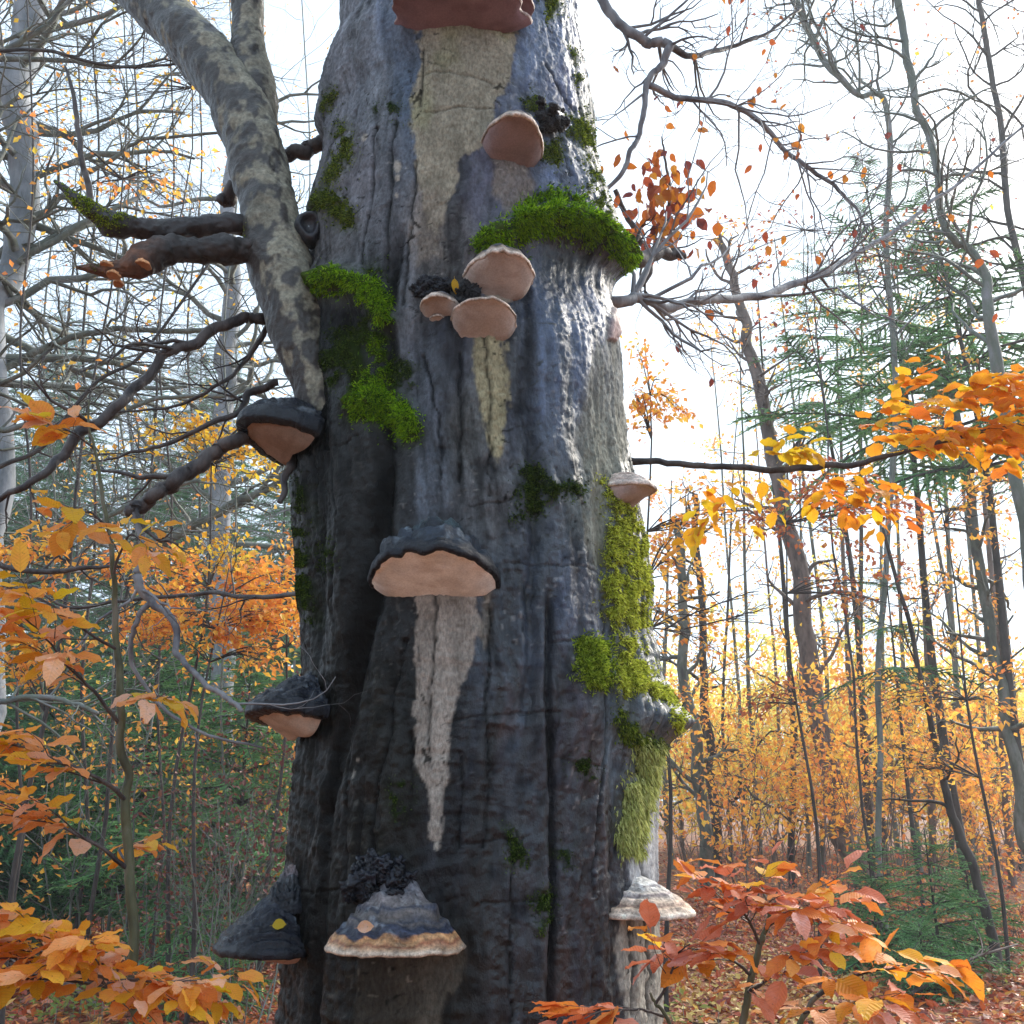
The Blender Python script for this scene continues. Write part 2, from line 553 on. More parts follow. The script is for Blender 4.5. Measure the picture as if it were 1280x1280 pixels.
D += .0028 * rough_fine * (1 - .6 * dryness)
D += .0018 * fbm(S * 170, ZZ * 100, 6, 2, 71)
# long thin cracks, horizontal folds
CR = [[(528, 60), (524, 130)], [(470, 160), (466, 205), (462, 260), (454, 330)], [(494, 150), (490, 230), (484, 300), (480, 350)], [(522, 200), (512, 290), (504, 380)],
      [(606, 418), (611, 470), (612, 540), (611, 620)], [(574, 440), (577, 520), (573, 600)], [(530, 445), (548, 520), (552, 600)], [(546, 740), (540, 860), (534, 900), (537, 960)],
      [(505, 800), (492, 870), (490, 910), (470, 980), (462, 1080)], [(512, 916), (514, 990)], [(612, 760), (609, 890), (612, 960), (604, 1060)], [(578, 940), (572, 1060)],
      [(645, 1040), (637, 1160), (640, 1280)], [(762, 760), (764, 900), (750, 1000), (742, 1120)], [(770, 1010), (768, 1090)], [(700, 190), (712, 220)], [(683, 80), (700, 110), (716, 140)],
      [(380, 520), (386, 640)], [(410, 560), (425, 650), (415, 760)], [(440, 900), (430, 1010), (436, 1120)], [(800, 960), (806, 1100)], [(812, 1150), (814, 1280)], [(790, 1150), (798, 1270)]]
cm = np.zeros_like(U)
wob = U + 3.5 * fbm(U * .05, V * .05, 9, 3, 81)
for c in CR:
    d = line_d(wob, V, c)
    cm = np.maximum(cm, np.exp(-(d / 1.9) ** 2))
HF = [[(560, 905), (600, 898), (640, 893), (700, 890)], [(575, 935 + 120), (640, 1050), (660, 1046)], [(480, 870), (520, 872)], [(520, 92), (560, 88), (620, 103)], [(530, 136), (580, 134), (620, 133)],
      [(365, 1120), (420, 1112), (470, 1115)], [(690, 800), (740, 796)], [(640, 700), (700, 706), (750, 712)], [(588, 630), (640, 622), (650, 605)], [(700, 950), (760, 962)], [(600, 1130), (680, 1122)], [(400, 560), (450, 548)]]
wov = V + 4 * fbm(U * .04, V * .04, 4, 3, 83)
for c in HF:
    d = line_d(U, wov, c)
    cm = np.maximum(cm, .5 * np.exp(-(d / 1.4) ** 2))
cm *= front
D -= .007 * cm
# a flap of peeled bark on the right
D += .012 * (1 - sstep(-2, 2, poly_sd(U, V, [(756, 425), (762, 395), (770, 380), (773, 410), (766, 428)])))

Xw, Yw = X0 + NX * D, Y0 + NY * D
# root flare
fl = np.clip(.75 - ZZ, 0, 1) ** 2
Xw += (NX * fl * (.30 + .12 * np.sin(TH * 5 + .6)))
Yw += (NY * fl * (.30 + .12 * np.sin(TH * 5 + .6)))

# colour of the bark, from growth and wetness; right side has sky reflection painted in
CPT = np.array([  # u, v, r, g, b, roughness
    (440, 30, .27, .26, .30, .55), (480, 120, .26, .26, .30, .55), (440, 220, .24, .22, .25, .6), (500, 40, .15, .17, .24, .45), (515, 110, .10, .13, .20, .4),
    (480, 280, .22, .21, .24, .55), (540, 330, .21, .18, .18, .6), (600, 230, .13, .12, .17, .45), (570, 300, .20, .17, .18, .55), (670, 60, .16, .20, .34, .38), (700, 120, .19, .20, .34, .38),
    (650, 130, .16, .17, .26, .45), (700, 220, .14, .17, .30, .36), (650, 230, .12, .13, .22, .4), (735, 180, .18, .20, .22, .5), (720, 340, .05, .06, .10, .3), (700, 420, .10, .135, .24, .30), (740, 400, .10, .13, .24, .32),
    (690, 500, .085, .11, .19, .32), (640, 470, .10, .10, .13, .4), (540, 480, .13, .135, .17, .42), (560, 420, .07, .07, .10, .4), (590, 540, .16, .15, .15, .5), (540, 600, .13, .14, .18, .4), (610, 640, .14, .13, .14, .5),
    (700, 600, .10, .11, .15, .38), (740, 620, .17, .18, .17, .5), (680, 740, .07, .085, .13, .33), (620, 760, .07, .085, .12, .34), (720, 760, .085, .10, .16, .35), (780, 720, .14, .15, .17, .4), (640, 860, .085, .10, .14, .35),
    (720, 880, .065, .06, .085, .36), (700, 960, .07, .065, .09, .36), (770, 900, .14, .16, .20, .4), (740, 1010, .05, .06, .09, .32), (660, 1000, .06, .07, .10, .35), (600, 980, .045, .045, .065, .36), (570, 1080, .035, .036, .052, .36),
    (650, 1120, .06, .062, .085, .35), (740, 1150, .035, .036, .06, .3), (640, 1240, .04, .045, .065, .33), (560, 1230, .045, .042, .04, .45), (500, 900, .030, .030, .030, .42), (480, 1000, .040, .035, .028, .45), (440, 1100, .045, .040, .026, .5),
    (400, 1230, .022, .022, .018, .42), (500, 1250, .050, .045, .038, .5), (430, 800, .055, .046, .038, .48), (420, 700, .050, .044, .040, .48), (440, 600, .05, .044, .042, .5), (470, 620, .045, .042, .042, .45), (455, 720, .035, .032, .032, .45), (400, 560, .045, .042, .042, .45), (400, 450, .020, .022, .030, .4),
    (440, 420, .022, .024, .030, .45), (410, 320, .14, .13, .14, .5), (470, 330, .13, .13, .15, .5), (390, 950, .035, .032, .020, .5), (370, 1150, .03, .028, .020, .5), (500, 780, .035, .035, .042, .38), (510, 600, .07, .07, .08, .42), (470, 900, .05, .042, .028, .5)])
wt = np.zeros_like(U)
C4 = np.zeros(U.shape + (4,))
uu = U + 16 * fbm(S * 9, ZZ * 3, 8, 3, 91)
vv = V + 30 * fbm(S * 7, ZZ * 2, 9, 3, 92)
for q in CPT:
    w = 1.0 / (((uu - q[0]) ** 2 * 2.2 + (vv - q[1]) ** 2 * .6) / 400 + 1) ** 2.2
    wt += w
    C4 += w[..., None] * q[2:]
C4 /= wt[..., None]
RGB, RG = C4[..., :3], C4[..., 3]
# streaks of water running down, red-brown algae, dark spots, olive film low left
stk = fbm(S * 30, ZZ * 1.1, 2, 4, 101)
RGB *= (1 + .45 * stk)[..., None]
red = sstep(.1, .7, fbm(S * 18, ZZ * 5, 5, 4, 103)) * sstep(560, 640, U) * sstep(760, 860, V) * (1 - sstep(740, 790, U))
RGB = RGB * (1 - .55 * red[..., None]) + .55 * red[..., None] * np.array([.13, .055, .045])
olv = sstep(0, .8, fbm(S * 12, ZZ * 7, 2, 4, 104)) * (1 - sstep(470, 600, U)) * sstep(620, 900, V)
RGB = RGB * (1 - .5 * olv[..., None]) + .5 * olv[..., None] * np.array([.075, .062, .028])
# heights: raised grain lighter, hollows and cracks darker, fine dirt streaks
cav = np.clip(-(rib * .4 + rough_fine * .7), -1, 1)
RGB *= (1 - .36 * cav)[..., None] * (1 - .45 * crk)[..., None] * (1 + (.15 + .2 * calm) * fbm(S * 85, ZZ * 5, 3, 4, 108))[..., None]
RGB *= np.array([.88, 1.0, 1.03])
# dry patches sheltered by the brackets
tan_ = np.array([.40, .36, .28])
dr_n = fbm(S * 45, ZZ * 20, 1, 4, 111)
def paint(mask, col, f=1.0):
    global RGB
    k = (mask * f)[..., None]
    RGB = RGB * (1 - k) + k * np.array(col) * (1 + .22 * dr_n + .12 * stk)[..., None]
paint(m_top, (.35, .325, .26)); paint(m_top2, (.30, .26, .22), .6); paint(m_f2, (.33, .29, .25), .7)
paint(m_f35, (.36, .31, .26)); paint(m_f5, (.38, .35, .23)); paint(m_rt, (.36, .37, .31), .6)
paint(m_f6, (.36, .33, .30)); paint(m_f6b, (.30, .28, .24), .7); paint(m_f10, (.17, .155, .13), .75)
paint(m_f12, (.42, .40, .36)); paint(m_str, (.50, .52, .56))
grn = sstep(.1, .8, fbm(S * 10, ZZ * 6, 3, 3, 115)) * np.maximum(m_top, m_f5)
paint(grn, (.30, .31, .17), .5)
paint(1 - sstep(-2, 2, poly_sd(U, V, [(756, 425), (762, 395), (770, 380), (773, 410), (766, 428)])), (.50, .36, .36))
for (a, b, r) in [(456, 172, 4), (496, 208, 6), (497, 222, 4), (495, 245, 3), (444, 968, 3.5), (449, 950, 2.5), (546, 1058, 4)]:
    paint(1 - sstep(r * .5, r, np.hypot(U - a, (V - b) * .7) + n_edge * .3), (.5, .47, .42))
# lenticels and soot-dark dots
dots = fbm(S * 75 + 2 * vnoise(S * 30, ZZ * 30, 1, 7), ZZ * 70 + 2 * vnoise(S * 30, ZZ * 30, 5, 8), 3, 2, 121)
dm = sstep(.72, .95, dots) * sstep(.0, .5, vnoise(S * 6, ZZ * 5, 1, 122) + .35)
RGB *= (1 - .75 * dm)[..., None]
spk = sstep(.70, .85, vnoise(S * 120, ZZ * 105, 5, 123)) * sstep(.1, .6, vnoise(S * 8, ZZ * 7, 2, 124) + .1)
spk = np.maximum(spk, .7 * sstep(.62, .8, vnoise(S * 150, ZZ * 190, 7, 126)) * sstep(.05, .5, vnoise(S * 9, ZZ * 5, 4, 127)) * (1 - sstep(520, 640, U)) * sstep(480, 620, V))
RGB += (spk * .16)[..., None] * np.array([1, .95, .85])
# black along the creases and cracks and below both overhangs
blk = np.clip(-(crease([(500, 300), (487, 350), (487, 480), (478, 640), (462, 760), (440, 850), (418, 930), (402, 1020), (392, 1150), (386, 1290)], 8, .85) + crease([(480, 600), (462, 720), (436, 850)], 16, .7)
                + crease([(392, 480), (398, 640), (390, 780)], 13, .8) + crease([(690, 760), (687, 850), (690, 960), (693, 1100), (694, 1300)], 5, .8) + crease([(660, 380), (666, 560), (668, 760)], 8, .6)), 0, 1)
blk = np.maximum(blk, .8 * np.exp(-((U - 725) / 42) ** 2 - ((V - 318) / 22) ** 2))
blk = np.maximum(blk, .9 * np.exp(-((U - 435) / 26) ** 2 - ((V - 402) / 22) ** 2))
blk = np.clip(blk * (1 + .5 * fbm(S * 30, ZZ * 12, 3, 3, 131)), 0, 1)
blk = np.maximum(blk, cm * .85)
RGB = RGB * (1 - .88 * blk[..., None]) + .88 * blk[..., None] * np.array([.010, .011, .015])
RG = RG * (1 - dryness) + .85 * dryness
RG = np.clip(RG + .12 * fbm(S * 50, ZZ * 30, 1, 2, 141) - .12 * blk, .2, .95)
# green film where moss sits
MOSS_SPOTS = []
SPC = .08 + .30 * (1 - sstep(.32, .50, RG)) * sstep(540, 640, U) + .14 * (1 - sstep(.4, .6, RG))  # gloss lowered left of centre to stand for forest blocking the sky
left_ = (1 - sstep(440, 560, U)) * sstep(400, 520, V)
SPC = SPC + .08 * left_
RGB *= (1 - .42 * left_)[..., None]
SPC = SPC * (1 - .8 * blk) * (1 - .7 * dryness)
lum = RGB.mean(-1)
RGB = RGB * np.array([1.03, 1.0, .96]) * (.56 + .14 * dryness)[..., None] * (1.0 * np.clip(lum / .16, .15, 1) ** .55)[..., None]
RGB = np.clip(RGB, .003, .7)

nz_, nt2 = U.shape
V3 = np.stack([Xw, Yw, ZZ], -1).reshape(-1, 3)
i = (np.arange(nz_ - 1)[:, None]) * nt2
j = np.arange(nt2)[None, :]
j2 = (j + 1) % nt2
Q = np.stack([i + j, i + j2, i + nt2 + j2, i + nt2 + j], -1).reshape(-1, 4)
TRUNK = (V3, Q)
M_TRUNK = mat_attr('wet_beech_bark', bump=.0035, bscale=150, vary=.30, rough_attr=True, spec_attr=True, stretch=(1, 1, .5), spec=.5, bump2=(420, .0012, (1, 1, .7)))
beech = empty('beech_tree', (0, TY, 0), 'huge old beech with dark wet fluted bark, pale dry streaks and bracket fungi', 'tree')

# ------------------------------------------------------------------ limb and stubs of the beech
def bark_tube(path, rad, k, n, seed, style='limb', rough=.10, closed=True):
    """tube with its own colour attribute; path rows are px u, v, distance; rad in px"""
    pr = np.array([list(P(a, b, d)) + [r * mpp(b, d)] for (a, b, d), r in zip(path, rad)])
    q = smooth(pr, n)
    p, r = q[:, :3], q[:, 3]
    t = np.gradient(p, axis=0); t /= np.linalg.norm(t, axis=1)[:, None]
    ref = np.array([0, -1.0, 0])
    a = np.cross(t, ref); a /= np.linalg.norm(a, axis=1)[:, None]
    b = np.cross(t, a)
    an = np.arange(k) / k * 2 * np.pi
    dirs = np.cos(an)[None, :, None] * a[:, None, :] + np.sin(an)[None, :, None] * b[:, None, :]
    s = np.concatenate([[0], np.cumsum(np.linalg.norm(np.diff(p, axis=0), axis=1))])[:, None] + 0 * an[None, :]
    base = p[:, None, :] + dirs * r[:, None, None]
    bx, by, bz = base[..., 0], base[..., 1], base[..., 2]
    R = r[:, None]
    wrk = fbm(an[None, :] * 1.5 + 0 * s, s * 42 + 2 * vnoise(an[None, :] * 2 + 0 * s, s * 5, 0, 5), 0, 3, seed + 21)
    d = .0022 * wrk + rough * R * fbm(bx * 9, by * 9, bz * 7, 3, seed) + (.035 if style == 'limb' else .26) * R * fbm(bx * 40, by * 40, bz * 30, 3, seed + 3) + .0012 * fbm(bx * 160, by * 160, bz * 120, 2, seed + 5)
    Vt = base + dirs * d[..., None]
    if closed:
        end = 1 - sstep(.93, 1.0, np.linspace(0, 1, n)) * .35
        Vt = p[:, None, :] + (Vt - p[:, None, :]) * end[:, None, None]
    i = np.arange(n - 1)[:, None] * k; j = np.arange(k)[None, :]; j2 = (j + 1) % k
    Q = np.stack([i + j, i + j2, i + k + j2, i + k + j], -1).reshape(-1, 4)
    Vt = Vt.reshape(-1, 3)
    Vt = np.vstack([Vt, p[-1]])
    T = np.stack([(n - 1) * k + j[0], (n - 1) * k + j2[0], np.full(k, len(Vt) - 1)], -1)
    up = dirs[..., 2]; lx = dirs[..., 0]
    nA = fbm(bx * 12, by * 12, bz * 8, 4, seed + 7)
    nB = fbm(bx * 45, by * 45, bz * 30, 3, seed + 9)
    along = fbm(an[None, :] * 3 + 0 * s, s * 2.2, 0, 4, seed + 12)
    if style == 'limb':      # pale lichen crust on the rain-shadow side, soaked dark bark on the other
        nC = fbm(bx * 28, by * 28, bz * 20, 4, seed + 15)
        wet = sstep(-.28, .28, -lx * .55 - up * .35 + .60 * nA + .30 * along + .95 * nC + .8 * nB + .10 + .5 * sstep(.25, .0, s / s.max()) * 0)
        c = (1 - wet)[..., None] * np.array([.23, .22, .17]) + wet[..., None] * np.array([.032, .027, .024])
        c *= (1 + .4 * nB + .25 * nA)[..., None]
        rg = .8 - .4 * wet
    elif style == 'dark':
        c = np.array([.028, .024, .025]) * (1 + .5 * nB + .5 * nA)[..., None]
        c = c + sstep(.3, .8, nA)[..., None] * np.array([.07, .07, .06])
        rg = .5 + 0 * nA
    elif style == 'rot':
        k2 = sstep(.55, .8, s / s.max() + .15 * nA)
        c = (1 - k2)[..., None] * np.array([.030, .025, .024]) + k2[..., None] * np.array([.11, .045, .022])
        c *= (1 + .6 * nB)[..., None]
        rg = .6 + 0 * nA
    else:                    # smooth grey branch
        c = np.array([.17, .16, .17]) * (1 + .35 * nB + .3 * nA)[..., None]
        rg = .6 + 0 * nA
    c = np.clip(c, .006, .6).reshape(-1, 3)
    c = np.vstack([c, c[-1:] * .5])
    rg = np.append(np.clip(rg + .1 * nB, .25, .95).ravel(), .8)
    return Vt, Q, T, c, rg

LIMB = bark_tube([(412, 660, 2.22), (404, 560, 2.16), (397, 490, 2.12), (376, 420, 2.12), (352, 345, 2.14), (338, 270, 2.15), (321, 195, 2.17), (290, 118, 2.2), (241, 52, 2.25), (178, -8, 2.32), (90, -80, 2.4)],
                 [27, 30, 32, 35, 38, 36, 35, 36, 34, 31, 30], 110, 460, 3, rough=.13)
LIMB2 = bark_tube([(318, 200, 2.22), (318, 130, 2.22), (311, 75, 2.22), (309, 25, 2.23), (308, -50, 2.25)], [22, 29, 23, 20, 20], 64, 160, 8)
# ------------------------------------------------------------------ moss on the beech (growth map first, it thickens and greens the bark)
MOSS = [  # label, outline, fibre length m, density per px2, lift, droop, material key, coverage
 ('bright green moss arching over the old branch collar, right of the upper brackets', [(597,303),(612,286),(640,272),(655,252),(668,246),(690,240),(722,246),(742,262),(764,272),(782,296),(800,316),(797,338),(779,343),(768,318),(748,308),(722,300),(700,292),(680,292),(655,303),(640,310),(600,312)], .026, 1.5, .008, .5, 'green', .74),
 ('moss rim running down the right edge beside the arched moss cushion', [(740,215),(752,225),(765,262),(778,290),(790,310),(782,316),(764,286),(748,262),(738,240)], .018, 1.2, .006, .4, 'olive', .7),
 ('bright green moss cushion on the left overhang below the cut limb knob', [(384,352),(396,340),(420,336),(446,344),(470,352),(484,372),(487,398),(476,404),(464,385),(446,368),(420,368),(396,366)], .024, 1.5, .012, .6, 'green', .95),
 ('scattered dark moss crust below the left moss cushion', [(396,430),(420,395),(452,385),(482,405),(486,470),(470,500),(440,496),(410,484),(398,460)], .013, 1.0, .004, .4, 'dark', .40),
 ('vivid green moss ledge left of the big central bracket, above it', [(436,505),(448,480),(470,478),(500,496),(520,520),(522,548),(506,552),(490,530),(462,528),(440,522)], .022, 1.5, .010, .5, 'green', .85),
 ('thin moss streak in the bark groove above the vivid green moss ledge', [(458,420),(476,420),(484,470),(482,500),(462,492),(452,470)], .015, 1.1, .004, .4, 'green', .6),
 ('sparse moss specks right of the bark groove, above the big central bracket', [(488,450),(516,450),(524,480),(505,500),(490,500)], .012, .9, .003, .4, 'dark', .38),
 ('plump moss cushion at the fork, just above the cut limb knob', [(387,268),(388,250),(400,236),(414,234),(428,248),(440,266),(440,284),(424,282),(410,268)], .020, 1.5, .012, .5, 'olive', .9),
 ('narrow moss band along the upper left edge of the trunk', [(404,236),(408,212),(416,190),(420,158),(430,150),(441,165),(440,200),(430,205),(424,225),(414,236)], .014, 1.2, .006, .4, 'olive', .7),
 ('little moss tuft on the burl at the upper left edge of the trunk', [(398,140),(404,122),(415,108),(420,118),(412,140),(404,152)], .013, 1.3, .005, .3, 'olive', .75),
 ('dark moss specks in a crescent on the grey bark, top left of the trunk', [(466,135),(480,124),(500,128),(506,150),(494,152),(478,140),(466,146)], .009, .9, .002, .3, 'dark', .45),
 ('shaggy dark green moss clump in the middle, right of the big bracket', [(648,640),(650,604),(656,584),(676,584),(690,606),(722,598),(730,610),(716,622),(690,622),(676,646),(660,642),(640,650)], .018, 1.2, .008, .6, 'dark', .72),
 ('long yellow green moss sheet down the right flank under the pale bracket', [(750,600),(770,606),(784,626),(800,648),(808,668),(812,700),(816,735),(806,760),(812,790),(810,815),(824,850),(800,852),(783,828),(776,790),(757,762),(754,700),(764,660),(758,625)], .020, 1.5, .008, .7, 'yellow', .54),
 ('yellow moss running down onto the knob at the right edge of the trunk', [(776,806),(790,818),(800,846),(826,856),(850,872),(858,896),(850,912),(838,882),(815,868),(795,866),(780,872),(770,845)], .020, 1.4, .010, .6, 'yellow', .9),
 ('dark green moss under the knob at the right edge of the trunk', [(776,885),(786,900),(800,915),(822,925),(835,932),(822,945),(800,942),(782,925),(772,905)], .022, 1.4, .010, .8, 'olive', .8),
 ('pale hanging moss beard below the knob at the right edge', [(800,930),(828,930),(826,962),(816,990),(805,1030),(797,1062),(780,1064),(776,1035),(786,990),(797,955)], .038, 1.6, .010, 1.6, 'pale', .88),
 ('round green moss tuft left of the knob on the right flank', [(722,806),(738,798),(758,802),(768,820),(764,845),(752,862),(736,858),(724,838)], .024, 1.6, .012, .4, 'yellowgreen', .97),
 ('olive moss patch right of the upper round bracket', [(672,178),(700,172),(706,190),(698,206),(680,204),(674,192)], .015, 1.2, .006, .5, 'olive', .8),
 ('small moss tuft above the dark knob beside the upper round bracket', [(655,124),(668,116),(682,122),(684,136),(664,138)], .013, 1.2, .005, .4, 'olive', .75),
 ('moss patch at the very top of the trunk beside the topmost bracket', [(676,-20),(704,-20),(702,14),(690,24),(680,10)], .016, 1.2, .006, .5, 'olive', .8),
 ('moss strip on the upper right edge of the trunk', [(708,146),(730,142),(746,158),(748,196),(734,204),(720,180),(712,168)], .016, 1.2, .006, .5, 'olive', .7),
 ('thin moss streak near the top right edge of the trunk', [(712,58),(722,60),(730,100),(722,104)], .012, 1.0, .003, .4, 'olive', .6),
 ('dark moss in a bark fold low on the trunk, right of centre', [(632,1036),(640,1034),(656,1066),(652,1086),(636,1078)], .013, 1.1, .004, .7, 'dark', .7),
 ('dark moss beside the deep bark crease near the foot of the view', [(664,1118),(690,1112),(692,1150),(676,1164),(668,1140)], .013, 1.1, .004, .7, 'dark', .55),
 ('faint moss smear in the fold left of the hanging moss beard', [(716,954),(730,950),(752,960),(742,972),(724,970)], .011, 1.0, .003, .5, 'dark', .5),
 ('faint moss specks low between bark crease and white wood strip', [(692,1060),(716,1052),(724,1078),(704,1088)], .010, .8, .003, .5, 'dark', .4),
 ('mossy fringe on the left edge of the trunk below the left bracket', [(366,596),(374,590),(384,640),(384,720),(390,780),(372,760),(366,690)], .012, 1.0, .004, .5, 'dark', .55),
 ('moss specks on the dark left flank between the two left brackets', [(396,680),(412,672),(420,700),(410,718),(398,712)], .011, .9, .003, .5, 'dark', .45),
 ('greenish moss flecks around the thin cracks left of the pale streak', [(488,985),(512,975),(516,1020),(492,1025)], .009, .7, .002, .5, 'dark', .3),
 ('small moss tuft beside the groove at the left overhang, under the limb', [(446,338),(470,328),(476,344),(458,350)], .014, 1.1, .005, .5, 'dark', .7),
]
COLM = {'green': (.10, .17, .015), 'olive': (.10, .13, .02), 'dark': (.035, .06, .012), 'yellow': (.20, .21, .03), 'pale': (.24, .26, .08), 'yellowgreen': (.15, .21, .02)}
mn = fbm(U * .06, V * .06, 2, 4, 201)
mossy = np.zeros_like(U)
for lab, poly, L, dens, lift, droop, key, cov in MOSS:
    pu = np.array(poly, float)
    box = (U > pu[:, 0].min() - 20) & (U < pu[:, 0].max() + 20) & (V > pu[:, 1].min() - 20) & (V < pu[:, 1].max() + 20) & (front > 0) & (-ny > -.3)
    sd_ = poly_sd(U[box], V[box], poly) + 5 * mn[box] + 26 * sstep((cov - .5) * 1.2, (cov - .5) * 1.2 + .3, fbm(U[box] * .09, V[box] * .09, 5, 3, 207)) * (cov < .8)
    k = 1 - sstep(-6, 2, sd_)
    lump = .75 * lift * k * k * (.75 + .5 * fbm(U[box] * .1, V[box] * .1, 7, 3, 203))
    Xw[box] += NX[box] * lump
    Yw[box] += NY[box] * lump
    SPC[box] = SPC[box] * (1 - k)
    kk = np.maximum(k * .9, .45 * (1 - sstep(-6, 18, sd_)) * sstep(-.5, .4, mn[box]))[:, None]
    RGB[box] = RGB[box] * (1 - kk) + kk * np.array(COLM[key]) * .45
    RG[box] = RG[box] * (1 - k) + .9 * k
V3 = np.stack([Xw, Yw, ZZ], -1).reshape(-1, 3)

def pal(o):   # positions relative to the tree's root
    return o - np.array([0, TY, 0])
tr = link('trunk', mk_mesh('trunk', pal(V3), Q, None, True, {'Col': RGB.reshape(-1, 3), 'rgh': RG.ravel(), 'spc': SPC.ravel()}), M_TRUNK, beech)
M_LIMB = mat_attr('limb_bark', bump=.003, bscale=90, vary=.35, rough_attr=True, spec=.4)
def limb_obj(name, d, parent, label=None):
    Vt, Qt, Tt, c, rg = d
    return link(name, mk_mesh(name, pal(Vt), Qt, Tt, True, {'Col': c, 'rgh': rg}), M_LIMB, parent, None, label)
limb = limb_obj('limb', LIMB, beech, 'thick pale forked limb leaning out to the left')
limb_obj('branch', LIMB2, limb)

# ray casting onto trunk and limb
st_ = 2
gi = np.arange(0, nz_, st_); gj = np.arange(0, nt2, st_)
Vs = V3.reshape(nz_, nt2, 3)[gi][:, gj]
a_, b_ = Vs.shape[:2]
ii = (np.arange(a_ - 1)[:, None]) * b_; jj = np.arange(b_)[None, :]; jj2 = (jj + 1) % b_
Qs = np.stack([ii + jj, ii + jj2, ii + b_ + jj2, ii + b_ + jj], -1).reshape(-1, 4)
BV = BVHTree.FromPolygons(Vs.reshape(-1, 3).tolist(), Qs.tolist())
allV = np.vstack([Vs.reshape(-1, 3), LIMB[0], LIMB2[0]])
o1 = len(Vs.reshape(-1, 3)); o2 = o1 + len(LIMB[0])
BVA = BVHTree.FromPolygons(allV.tolist(), Qs.tolist() + (LIMB[1] + o1).tolist() + (LIMB2[1] + o2).tolist())
EYEV = Vector((0, 0, EYE))
def hit(u, v, tree=None):
    p = P(u, v, 1.0)
    d = (Vector(p) - EYEV).normalized()
    loc, nrm, _, dist = (tree or BV).ray_cast(EYEV, d, 12)
    return (np.array(loc), np.array(nrm)) if loc is not None else (None, None)

def mat_moss(name, stops):
    return mat_leaf(name, stops, trans=.4, rough=.85, island=True, gloss=.1)
MM = {'green': mat_moss('green_moss', [(.05, (.03, .07, .008)), (.5, (.15, .34, .010)), (.95, (.36, .58, .02))]),
      'olive': mat_moss('olive_moss', [(.05, (.02, .04, .010)), (.5, (.10, .15, .018)), (.95, (.26, .32, .04))]),
      'dark': mat_moss('dark_moss', [(.05, (.012, .022, .006)), (.5, (.04, .075, .012)), (.95, (.10, .15, .02))]),
      'yellow': mat_moss('yellow_moss', [(.05, (.12, .14, .02)), (.5, (.46, .52, .05)), (.95, (.72, .76, .14))]),
      'yellowgreen': mat_moss('yellow_green_moss', [(.05, (.05, .09, .01)), (.5, (.26, .37, .03)), (.95, (.50, .60, .07))]),
      'pale': mat_moss('pale_moss', [(.05, (.13, .15, .04)), (.5, (.42, .46, .14)), (.95, (.64, .66, .28))])}

def fibres(pts, nrm, L, droop, rng, w=.0016):
    n = len(pts)
    d = nrm * rng.uniform(.5, 1.2, (n, 1)) + rng.normal(0, .55, (n, 3)) + np.array([0, 0, .25 - droop * .5])
    d /= np.linalg.norm(d, axis=1)[:, None]
    l = (L * .48 * rng.uniform(.3, 1.3, n) ** 1.2)[:, None]
    s = np.cross(d, rng.normal(0, 1, (n, 3))); s /= np.linalg.norm(s, axis=1)[:, None]
    m = pts + d * l * .5
    d2 = d + np.array([0, 0, -1.0]) * droop + rng.normal(0, .2, (n, 3)); d2 /= np.linalg.norm(d2, axis=1)[:, None]
    t = m + d2 * l * .55
    ww = w * rng.uniform(.6, 1.5, (n, 1))
    Vv = np.stack([pts - s * ww, pts + s * ww, m - s * ww * .9, m + s * ww * .9, t], 1).reshape(-1, 3)
    o = np.arange(n)[:, None] * 5
    T = np.concatenate([o + [[0, 1, 3]], o + [[0, 3, 2]], o + [[2, 3, 4]]], 0)
    return Vv, T

def moss_thing(lab, poly, L, dens, droop, key, cov, seed, tree=None, host='trunk'):
    rng = np.random.default_rng(seed)
    pu = np.array(poly, float)
    x0, y0 = pu.min(0) - 12; x1, y1 = pu.max(0) + 12
    n = int((x1 - x0) * (y1 - y0) * dens)
    u, v = rng.uniform(x0, x1, n), rng.uniform(y0, y1, n)
    sdv = poly_sd(u, v, poly) + 5 * fbm(u * .06, v * .06, 2, 4, 201)
    sdv = sdv + 5 * fbm(u * .22, v * .22, 1, 2, 209)
    keep = (sdv < rng.normal(-1.5, 3.2, n))
    keep &= (fbm(u * .09, v * .09, 5, 3, 207) * 1.2 + rng.normal(0, .12, n)) < (cov - .5) * 1.35 + .10
    keep &= fbm(u * .25, v * .25, 6, 2, 208) < rng.uniform(-.1, .9, n)
    keep |= (rng.random(n) < .10) & (sdv < rng.exponential(5, n)) & (fbm(u * .2, v * .2, 9, 2, 211) > -.1)
    u, v = u[keep], v[keep]
    pts, nr = [], []
    for a, b in zip(u, v):
        p, q = hit(a, b, tree)
        if p is not None and p[1] < TY + .15:
            pts.append(p); nr.append(q)
    if len(pts) < 5: return
    pts, nr = np.array(pts), np.array(nr)
    loc = pts.mean(0)
    Vv, T = fibres(pts - nr * .002, nr, L, droop, rng)
    o = link('moss', mk_mesh('moss', Vv - loc, None, T, False), MM[key], None, None, lab, 'moss', 'moss patches on the old beech')
    o.location = Vector(loc)
    return o
for k_, (lab, poly, L, dens, lift, droop, key, cov) in enumerate(MOSS):
    moss_thing(lab, poly, L, dens * 2.6, droop, key, cov, 300 + k_)

